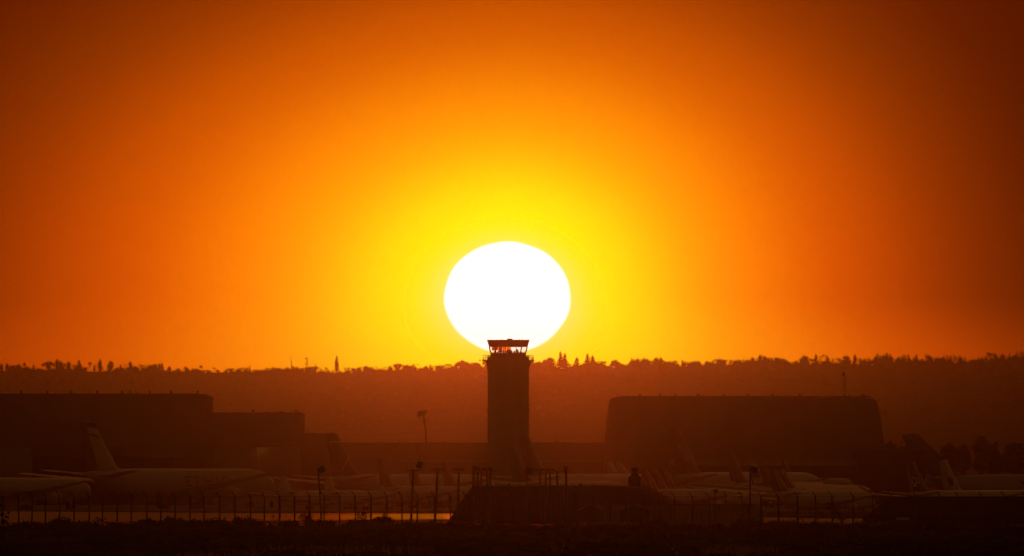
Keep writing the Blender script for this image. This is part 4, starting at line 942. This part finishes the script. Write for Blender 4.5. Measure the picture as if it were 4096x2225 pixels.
mb = Local(sd); mb.box((bx(3612, DR), DR-.05, hz(2075, DR)), (px2m(50, DR), .08, px2m(10, DR))); mb.build('panel', M['pale'], sd)
mb = Local(sd); mb.box((bx(3465, DR), DR+2, .35), (px2m(22, DR), 3, .7)); mb.build('lean_to', M['darkwall'], sd)
# guard rail seen through the fence at the right
gr = tag(empty('guard_rail', (bx(3270, 1500), 1500, 0)), 'dark low guard rail on posts beyond the fence at the right', 'guard rail')
mb = Local(gr); mb.box((bx(3270, 1500), 1500, hz(2070, 1500)), (px2m(168, 1500), .1, px2m(8, 1500))); mb.build('beam', M['black'], gr)
for q in (3195, 3208, 3270, 3335, 3350):
    mb = Local(gr); z = hz(2070, 1500); mb.box((bx(q, 1500), 1500.1, z/2), (.1, .1, z)); mb.build('post', M['black'], gr)

# ---------------------------------------------------------------- perimeter fence
DFN = 1250.0
POSTS = [12,75.6,127.7,182,238.6,297,357,410.7,469,525,586.5,642.8,700.6,759.5,816.9,878.5,939.6,1002.4,1057.8,1118.4,1178.9,1238.6,1297,1358,1421.5,1484.2,1546.8,1608.4,1669,1737.7,1801.8,1864.8,1926,1988,2050,2112,2175,2238,2304,2372.6,2439,2504,2571,2636,2697.5,2769.5,2838.5,2905,2969,3043.6,3114.5,3188.7,3262,3329.6,3413.8,3491.9,3567,3662.6,3759.8,3833.6,3928,4018]
POSTS = [-170, -110, -48] + POSTS + [4100, 4180]
fn = tag(empty('perimeter_fence', (0, DFN, 0)), 'long chain link perimeter fence with angled barbed wire arms', 'fence')
ph_ = hz(1985, DFN); aw, ah = px2m(14, DFN), px2m(17, DFN)
def post_me(r_):
    mb = MB(); mb.tube([(0,0,-.3),(0,0,ph_)], r_, 8); mb.tube([(0,0,ph_-.02),(-aw,-.03,ph_+ah)], .042, 5)
    for k in (.35, .7, .97): mb.box((-aw*k, -.03*k, ph_+ah*k+.02), (.05, .05, .05))
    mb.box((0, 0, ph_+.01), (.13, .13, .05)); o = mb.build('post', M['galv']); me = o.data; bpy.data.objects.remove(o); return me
P1_, P2_ = post_me(.075), post_me(.10)
for i, q in enumerate(POSTS):
    o = link_mesh('post', P2_ if q in (1118.4, 1178.9, 1238.6, 3043.6, 3114.5, 3188.7) else P1_, fn)
    o.location = (bx(q, DFN), 0, R.uniform(-.05, .05)); o.rotation_euler = (R.uniform(-.01, .01), R.uniform(-.012, .012), R.uniform(-.2, .2))
xl, xr_ = bx(POSTS[0], DFN), bx(POSTS[-1], DFN)
for k in (.35, .7, .97):
    mb = MB(); pts = []
    for a, b in zip(POSTS, POSTS[1:]):
        xa_, xb_ = bx(a, DFN), bx(b, DFN)
        for j in range(3): pts.append((xa_+(xb_-xa_)*j/3-aw*k, -.03*k, ph_+ah*k+.04-.05*math.sin(math.pi*j/3)+R.uniform(-.01, .01)))
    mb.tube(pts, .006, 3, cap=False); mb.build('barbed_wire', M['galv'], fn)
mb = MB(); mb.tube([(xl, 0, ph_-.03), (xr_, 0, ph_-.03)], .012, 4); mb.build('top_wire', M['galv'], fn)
# woven mesh: real diagonal wires, two directions
mb = MB(); n_ = int((xr_-xl)/.30); hh = ph_-.05
for i in range(-8, n_):
    for s_ in (1, -1):
        a = xl + i*.30; b0 = len(mb.v); w_ = .0022
        xx0, xx1 = (a, a+hh) if s_ > 0 else (a+hh, a)
        mb.v += [(xx0-w_, .03, .02), (xx0+w_, .03, .02), (xx1+w_, .03, hh), (xx1-w_, .03, hh)]; mb.face((b0, b0+1, b0+2, b0+3))
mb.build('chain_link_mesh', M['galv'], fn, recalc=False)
for a, b, y in ((1118.4, 1178.9, 2003), (1178.9, 1238.6, 2005), (3043.6, 3114.5, 2016.5), (3114.5, 3188.7, 2017.5)):
    mb = MB(); mb.tube([(bx(a, DFN), 0, hz(y, DFN)), (bx(b, DFN), 0, hz(y+.6, DFN))], .036, 6); mb.build('brace_rail', M['galv'], fn)
for q, y0, y1, w, lab in ((269.5, 2012, 2035, 11, 'small dark sign plate on the fence below the big tailed airliner'), (1086.5, 2006, 2030, 13, 'dark sign plate on the fence left of the braced posts'), (2873.5, 2018, 2043, 13, 'dark sign plate on the fence before the low shed')):
    sg = tag(empty('sign_plate', (bx(q, DFN-.08), DFN-.08, hz((y0+y1)/2, DFN))), lab, 'sign', 'sign plates on the fence')
    mb = MB(); mb.box((0, 0, 0), (px2m(w, DFN), .015, px2m(y1-y0, DFN))); mb.build('plate', M['sign'], sg)
    mb = MB(); 
    for s_ in (-1, 1): mb.box((0, .03, s_*px2m(8, DFN)), (px2m(w*1.1, DFN), .02, .02))
    mb.build('bracket', M['galv'], sg)
DSN = 1280.0
sg = tag(empty('square_sign', (bx(2860, DSN), DSN, 0)), 'small square sign on a post above the low shed', 'sign')
mb = MB(); mb.tube([(0,0,0),(0,0,hz(1968, DSN))], .055, 8); mb.build('post', M['galv'], sg)
mb = MB(); mb.box((px2m(3, DSN), -.07, hz(1964.5, DSN)), (px2m(20, DSN), .04, px2m(15, DSN))); mb.build('panel', M['sign'], sg)

# ---------------------------------------------------------------- floodlights and approach lamp poles
def floodlight(px_top, py_top, px_base, d, hx_, hy_, hw, hh, tilt, lab, r_=.085):
    o = tag(empty('floodlight_pole', (bx(px_base, d), d, 0)), lab, 'floodlight', 'floodlights along the fence')
    T = W(px_top, py_top, d); mb = Local(o); mb.tube([(bx(px_base, d), d, -.2), ((bx(px_base, d)+T.x)/2 + .02, d, T.z/2), tuple(T)], [r_*1.15, r_, r_*.8], 8); mb.build('pole', M['pole'], o)
    c = W(hx_, hy_, d); rot = Matrix.Rotation(tilt, 3, 'Y') @ Matrix.Rotation(.3, 3, 'Z'); w_, h_ = px2m(hw, d), px2m(hh, d)
    mb = Local(o); mb.box(c, (w_, .32, h_), 0, rot)
    for k in (-.3, 0, .3): mb.box(c + rot @ Vector((0, .2, k*h_)), (w_*.8, .1, h_*.08), 0, rot)
    mb.build('lamp_head', M['black'], o)
    mb = Local(o); mb.box(c + rot @ Vector((0, -.17, 0)), (w_*.86, .02, h_*.86), 0, rot); mb.build('lens', M['glassdark'], o)
    mb = Local(o); s_ = rot @ Vector((-w_*.5, 0, -h_*.3)); mb.tube([tuple(T), tuple(c + s_)], .035, 5); mb.tube([tuple(T), tuple(c + rot @ Vector((w_*.1, 0, -h_*.55)))], .03, 5); mb.build('yoke', M['black'], o)
    return o
floodlight(1272.5, 1875, 1287, 1240, 1287, 1879, 23, 25, -.55, 'leaning floodlight pole behind the fence, left of the T-shaped poles')
floodlight(2109, 1894, 2109, 1300, 2115, 1883, 24, 25, .25, 'floodlight pole with rounded head in front of the tower foot', .07)
floodlight(3000, 1870, 2999, 1246, 3014, 1879, 30, 26, .3, 'floodlight on a straight pole by the low shed at the right')
def lamp_mast(px_top, py_bar, px_base, d, b0, b1, lamps, lab, r_=.11, tilt=0.0, flood=False, grp='approach lamp poles'):
    o = tag(empty('lamp_pole', (bx(px_base, d), d, 0)), lab, 'lamp pole', grp)
    T = W(px_top, py_bar, d); mb = Local(o); mb.tube([(bx(px_base, d), d, -.2), ((bx(px_base, d)*.5+T.x*.5)+.015, d, T.z*.5), tuple(T)], [r_*1.15, r_, r_*.85], 8); mb.build('pole', M['pole'], o)
    mb = Local(o); a, b = W(b0, py_bar - tilt, d), W(b1, py_bar + tilt, d); a.y -= .14; b.y -= .14
    c = (a+b)/2; L_ = (b-a).length; mb.box(c, (L_, .12, .085), 0, Matrix.Rotation(-math.atan2(b.z-a.z, b.x-a.x), 3, 'Y')); mb.build('crossbar', M['pole'], o)
    for q in lamps:
        k = (q-b0)/(b1-b0); p = a + (b-a)*k; mb = Local(o)
        mb.tube([(p.x, p.y, p.z+.04), (p.x, p.y, p.z+.10)], .03, 6); mb.tube([(p.x, p.y-.10, p.z+.14), (p.x, p.y+.10, p.z+.15)], [.075, .055], 8); mb.build('lamp', M['black'], o)
    if flood:
        p = W(b1-6, py_bar, d); c = p + Vector((0, -.05, px2m(22, d))); rot = Matrix.Rotation(.35, 3, 'Y'); mb = Local(o)
        prof_ = [(-.27,-.32),(.2,-.34),(.27,-.1),(.27,.30),(-.25,.34)]
        b_ = len(mb.v)
        for y in (-.16, .16):
            for x, z in prof_: mb.v.append(tuple(c + rot @ Vector((x, y, z))))
        for k in range(5): k2 = (k+1) % 5; mb.face((b_+k, b_+k2, b_+5+k2, b_+5+k))
        mb.face(range(b_, b_+5)); mb.face(range(b_+5, b_+10)); mb.box(c + rot @ Vector((.24, 0, .36)), (.12, .3, .06), 0, rot); mb.build('lamp_head', M['black'], o)
        mb = Local(o); mb.tube([tuple(p+Vector((-.1,-.1,0))), tuple(p+Vector((-.12,-.1,.25)))], .03, 5); mb.tube([tuple(p+Vector((.13,-.1,0))), tuple(p+Vector((.17,-.1,.4)))], .03, 5)
        mb.tube([tuple(p+Vector((-.15,-.1,-.03))), tuple(p+Vector((-.32,-.1,-.4))), tuple(p+Vector((-.2,-.1,-.65)))], .012, 4); mb.build('yoke', M['black'], o)
    return o
lamp_mast(1652.5, 1881.5, 1643, 1290, 1623, 1684, (), 'T-shaped pole carrying one tilted floodlight on its right arm', flood=True)
lamp_mast(1750, 1882, 1739, 1290, 1721, 1781, (1736, 1747, 1756, 1766), 'T-shaped pole with four lamps, second from the left')
lamp_mast(1836, 1881.5, 1828, 1308, 1807, 1862, (1822, 1831, 1841, 1852), 'T-shaped pole with four lamps just left of the earth bank', r_=.10)
lamp_mast(1895, 1873, 1890, 1315, 1889, 1912, (1893, 1899, 1905), 'tallest pole at the left of the close cluster before the tower', r_=.13)
lamp_mast(1911, 1878, 1907, 1322, 1896, 1920, (1902, 1911, 1917), 'second pole in the close cluster before the tower', r_=.13)
lamp_mast(1926, 1881, 1921, 1328, 1902, 1948, (1934, 1942), 'thin third pole in the close cluster before the tower', r_=.09)
lamp_mast(1949, 1882, 1945, 1330, 1925, 1986, (1938, 1945, 1957), 'fourth pole in the close cluster, bar sloping to the right', r_=.10, tilt=2.5)
lamp_mast(1962, 1878, 1957, 1334, 1952, 1974, (1956, 1962, 1968), 'last thick pole in the close cluster before the tower', r_=.14)
lamp_mast(2160, 1883, 2160, 1326, 2132, 2178, (2143, 2150, 2166), 'first pole of the wide row right of the tower foot', r_=.09)
lamp_mast(2183, 1883, 2182, 1318, 2160, 2204, (2170, 2176, 2190), 'second pole of the wide row right of the tower foot', r_=.10)
lamp_mast(2199, 1883, 2203, 1312, 2182, 2222, (2188, 2196, 2208), 'third pole of the wide row right of the tower foot', r_=.10)
lamp_mast(2228, 1884.5, 2233, 1316, 2206, 2262, (2214,), 'fourth pole of the wide row right of the tower foot, nearly bare bar', r_=.10)
lamp_mast(2263, 1875, 2266, 1306, 2252, 2277, (2257, 2263, 2269), 'tallest right pole of the wide row with three close lamps', r_=.14)
# ---------------------------------------------------------------- scrub in front of the fence
def shrub(px, top, w, d, lab, twig=False, n=None, seed=0):
    r = random.Random(seed*13 + int(px)); x = bx(px, d); zb = near_z(x, d); z1 = hz(top - 6, d); hgt = max(.35, z1 - zb); rx = w/2/F*d*1.3
    o = tag(empty('shrub', (x, d, zb)), lab, 'shrub', 'shrubs along the edge of the scrub')
    st = MB(); fo = MB()
    k_ = max(4, int(rx/.16))
    for i in range(k_):
        q = (i+.5)/k_*2-1; hx_ = q*rx*.85; hh = hgt*(1-.40*q**4)*r.uniform(.84, 1.06); ry = r.uniform(-.4, .4)
        st.tube([(hx_*.25, ry*.3, -.05), (hx_*.7, ry*.7, hh*.5), (hx_, ry, hh*.92)], [.025, .016, .006], 4)
        if twig:
            for j in range(3):
                zz = hh*r.uniform(.45, .97); fo.leaves((hx_+r.uniform(-.15,.15), ry, zz), (.13, .13, .13), 22, .07, r, 0, 0)
        else:
            fo.lump((hx_, ry, hh*.42), (max(.18, rx*.30), .3, hh*.42), r)
            fo.leaves((hx_, ry, hh*.5), (max(.24, rx*.36), .35, hh*.5), 110, .095, r, 0, .2)
            fo.leaves((hx_+r.uniform(-.1,.1), ry, hh*.93), (.10, .12, .10), 22, .06, r, 0, 0)
            for j in range(3): fo.leaves((hx_+r.uniform(-.2,.2), ry, hh*r.uniform(.85, 1.08)), (.03, .03, .09), 5, .05, r, 0, 0)
    st.build('stem', M['bark'], o); fo.build('foliage', M['scrub'], o, recalc=False); return o
S = [(99,2084,62,'low round shrub at the foot of the second fence post from the left'),(148,2092,40,'small low shrub in the gap between the third and fourth fence posts'),(246,2076,88,'broad domed shrub below the sign plate under the big tail'),(330,2085,42,'squat shrub right of the broad domed one at the left'),
(397,2074,46,'twiggy open shrub at the left between two fence posts'),(470,2097,70,'flat low shrub right of the twiggy one at the left'),(588,2080,62,'rounded shrub under the tail of the big lettering'),(640,2090,60,'low shrub filling the gap below the cream airliner'),(692,2071,96,'large mounded shrub below the cream airliner\'s middle'),(775,2078,56,'shrub just right of the large mounded one'),
(855,2077,112,'widest mounded shrub, under the cream airliner\'s raised wing'),(974,2068,80,'tall mounded shrub under the cream airliner\'s nose'),(1030,2076,52,'rounded shrub right of the cream airliner\'s nose'),(1095,2068,56,'feathery upright shrub left of the braced fence posts'),(1155,2082,66,'low shrub under the braced fence posts'),(1235,2058,22,'upright leafy shrub against the right braced post'),
(1278,2080,44,'small shrub at the foot of the leaning floodlight pole'),(1318,2077,36,'small square shrub right of the leaning floodlight pole'),(1380,2098,60,'very low shrub in the bright gap of the taxiway'),(1437,2079,96,'broad shrub against the bright taxiway, left of the leafy sapling'),(1527,2069,84,'broad dark shrub against the bright taxiway left of the T-shaped poles'),(1600,2094,50,'low shrub under the taxiway glare left of the T-shaped poles'),
(1660,2093,96,'low spreading shrub at the foot of the floodlight T-shaped pole'),(1735,2096,60,'low shrub at the foot of the four lamp pole'),(1800,2102,60,'low shrub at the left toe of the earth bank'),(2090,2098,90,'dim shrub low in front of the middle of the earth bank'),(2260,2096,80,'dim shrub low in front of the right end of the pole row'),(2390,2102,80,'dim shrub before the left gabled hut'),
(2620,2088,96,'dark shrub right of the right gabled hut'),(2744,2097,120,'long low shrub before the low shed'),(2860,2100,80,'low shrub under the square sign'),(2990,2081,112,'dark mounded shrub at the foot of the right floodlight'),(3132,2087,110,'dark shrub under the right braced fence posts'),(3263,2087,150,'wide dark mound of shrub before the guard rail'),
(3442,2091,64,'dark shrub at the left end of the long shed'),(3560,2100,90,'dark shrub before the pale panel of the long shed'),(3700,2106,110,'dark shrub before the middle of the long shed'),(3850,2104,110,'dark shrub before the right part of the long shed'),(4010,2104,110,'dark shrub at the far right before the long shed')]
for i, (px, top, w, lab) in enumerate(S): shrub(px, top, w, 1020 + (i*37) % 150, lab, twig=(px in (397, 1095)), seed=i)
def sapling(px, base_d, pts, clumps, lab):
    d = base_d; x = bx(px, d); zb = near_z(x, d); o = tag(empty('sapling', (x, d, zb)), lab, 'sapling', 'saplings at the edge of the scrub')
    r = random.Random(int(px)); mb = Local(o)
    for st in pts:
        q = [W(a, b, d) for a, b in st]; mb.tube([tuple(p) for p in q], [.03*(1-.7*i/len(q)) for i in range(len(q))], 5)
    mb.build('trunk', M['bark'], o); fo = Local(o)
    for a, b, w in clumps: c = W(a, b, d); fo.leaves(c, (w/F*d, .15, w/F*d*.9), int(12+w*5), .075, r, 0, 0)
    fo.build('crown', M['scrub'], o, recalc=False)
sapling(1448, 1060, [[(1440,2110),(1446,2080),(1453,2055),(1455,2040)],[(1446,2080),(1437,2062),(1430,2058)],[(1446,2082),(1470,2066),(1484,2058)]], [(1455,2036,3),(1452,2052,8),(1460,2058,8),(1448,2062,8),(1431,2060,7),(1436,2070,8),(1484,2060,6),(1483,2068,5),(1462,2068,6)], 'thin leafy sapling rising against the bright taxiway')
sapling(1533, 1062, [[(1528,2110),(1533,2080),(1536,2058)],[(1530,2090),(1514,2070)]], [(1536,2058,7),(1535,2067,9),(1512,2071,7),(1541,2074,9),(1528,2077,10)], 'leafy sapling beside the fence post left of the T-shaped poles')
sapling(1215, 1050, [[(1212,2110),(1215,2075)],[(1213,2090),(1228,2066)]], [(1208,2062,8),(1218,2060,7),(1200,2070,9),(1230,2068,8),(1238,2062,7),(1215,2076,12)], 'lumpy leafed sapling under the braced fence posts')
sapling(3374, 1060, [[(3374,2112),(3370,2090),(3362,2068),(3350,2050),(3340,2040)],[(3370,2090),(3385,2075),(3392,2062)],[(3372,2098),(3390,2088)]], [(3338,2042,7),(3346,2048,8),(3352,2056,8),(3358,2062,7),(3362,2074,8),(3366,2086,9),(3376,2078,6),(3374,2055,4),(3392,2064,4),(3370,2098,9),(3340,2056,4)], 'bent sapling with sparse leaves before the guard rail')
sapling(8, 800, [[(8,2240),(7,2150),(6,2080),(4,2020),(3,1975)],[(7,2150),(28,2105),(36,2060)],[(6,2110),(18,2080),(24,2050)]], [(8,2060,9),(12,2085,11),(34,2052,5),(27,2068,5),(20,2088,9),(30,2098,7),(10,2110,16),(24,2118,11),(6,2140,16),(18,2160,12),(3,1990,3),(4,2020,4)], 'tall dark leafy sapling at the left frame edge')
sapling(493, 830, [[(490,2230),(491,2170),(492,2115)],[(490,2200),(505,2150)],[(490,2190),(478,2140)]], [(492,2120,8),(488,2140,11),(499,2150,11),(482,2160,12),(496,2175,14),(488,2195,16),(505,2200,12),(476,2190,10)], 'upright pale leafed sapling standing in the dark scrub at the left')
# the rest of the scrub reads as one dark mass
mb = MB(); r = random.Random(77)
for i in range(2600):
    d = 560 + 660*(r.random()**.8); px = r.uniform(-500, 4600); x = bx(px, d); z = near_z(x, d)
    hh = r.uniform(.18, .62)*(.75+.5*math.sin(x*.4+d*.02)); w_ = r.uniform(.3, 1.0)
    if d > 1080: hh *= .8
    mb.lump((x, d, z+hh*.2), (w_*.8, w_*1.2, hh*.55), r, n=6, m=4); mb.leaves((x, d, z+hh*.4), (w_, w_*1.5, hh*.65), 24, .11, r, 0, .1)
tag(mb.build('scrub', M['scrub'], recalc=False), 'dark low scrub covering the ground in front of the fence', 'scrub', kind='stuff')
mb = MB()
for cx, cd, sp_, n in ((1120,640,240,420),(1350,660,200,380),(760,650,170,260),(2900,670,160,300),(3000,690,120,200),(2680,650,90,160),(2220,655,30,60),(2720,1205,160,420),(1700,1190,160,420),(1450,1200,140,300),(2380,1200,130,260),(560,1195,420,500),(3500,1195,70,120),(2550,1200,90,160),(1050,1205,200,300)):
    for i in range(n):
        d = cd + r.uniform(-14, 14); px = r.gauss(cx, sp_*.6); x = bx(px, d); blade(mb, (x, d, near_z(x, d)-.02), r.uniform(.2, .62), r.uniform(-.45, .45), .014, r)
tag(mb.build('dry_grass', M['straw'], recalc=False), 'dry straw grass in patches through the scrub', 'grass', kind='stuff')

# ---------------------------------------------------------------- haze: one even box of evening dust
hm = bpy.data.materials.new('evening haze'); hm.use_nodes = True; n_ = hm.node_tree; n_.nodes.clear()
pv = n_.nodes.new('ShaderNodeVolumePrincipled'); pv.inputs['Density'].default_value = HAZE_DENSITY; pv.inputs['Anisotropy'].default_value = HAZE_G
pv.inputs['Color'].default_value = (1, .86, .72, 1); pv.inputs['Density Attribute'].default_value = ''
ho = n_.nodes.new('ShaderNodeOutputMaterial'); n_.links.new(pv.outputs[0], ho.inputs['Volume'])
mb = MB(); mb.box((0, 6150, 64), (5200, 12900, 134)); tag(mb.build('haze', hm), kind='stuff')
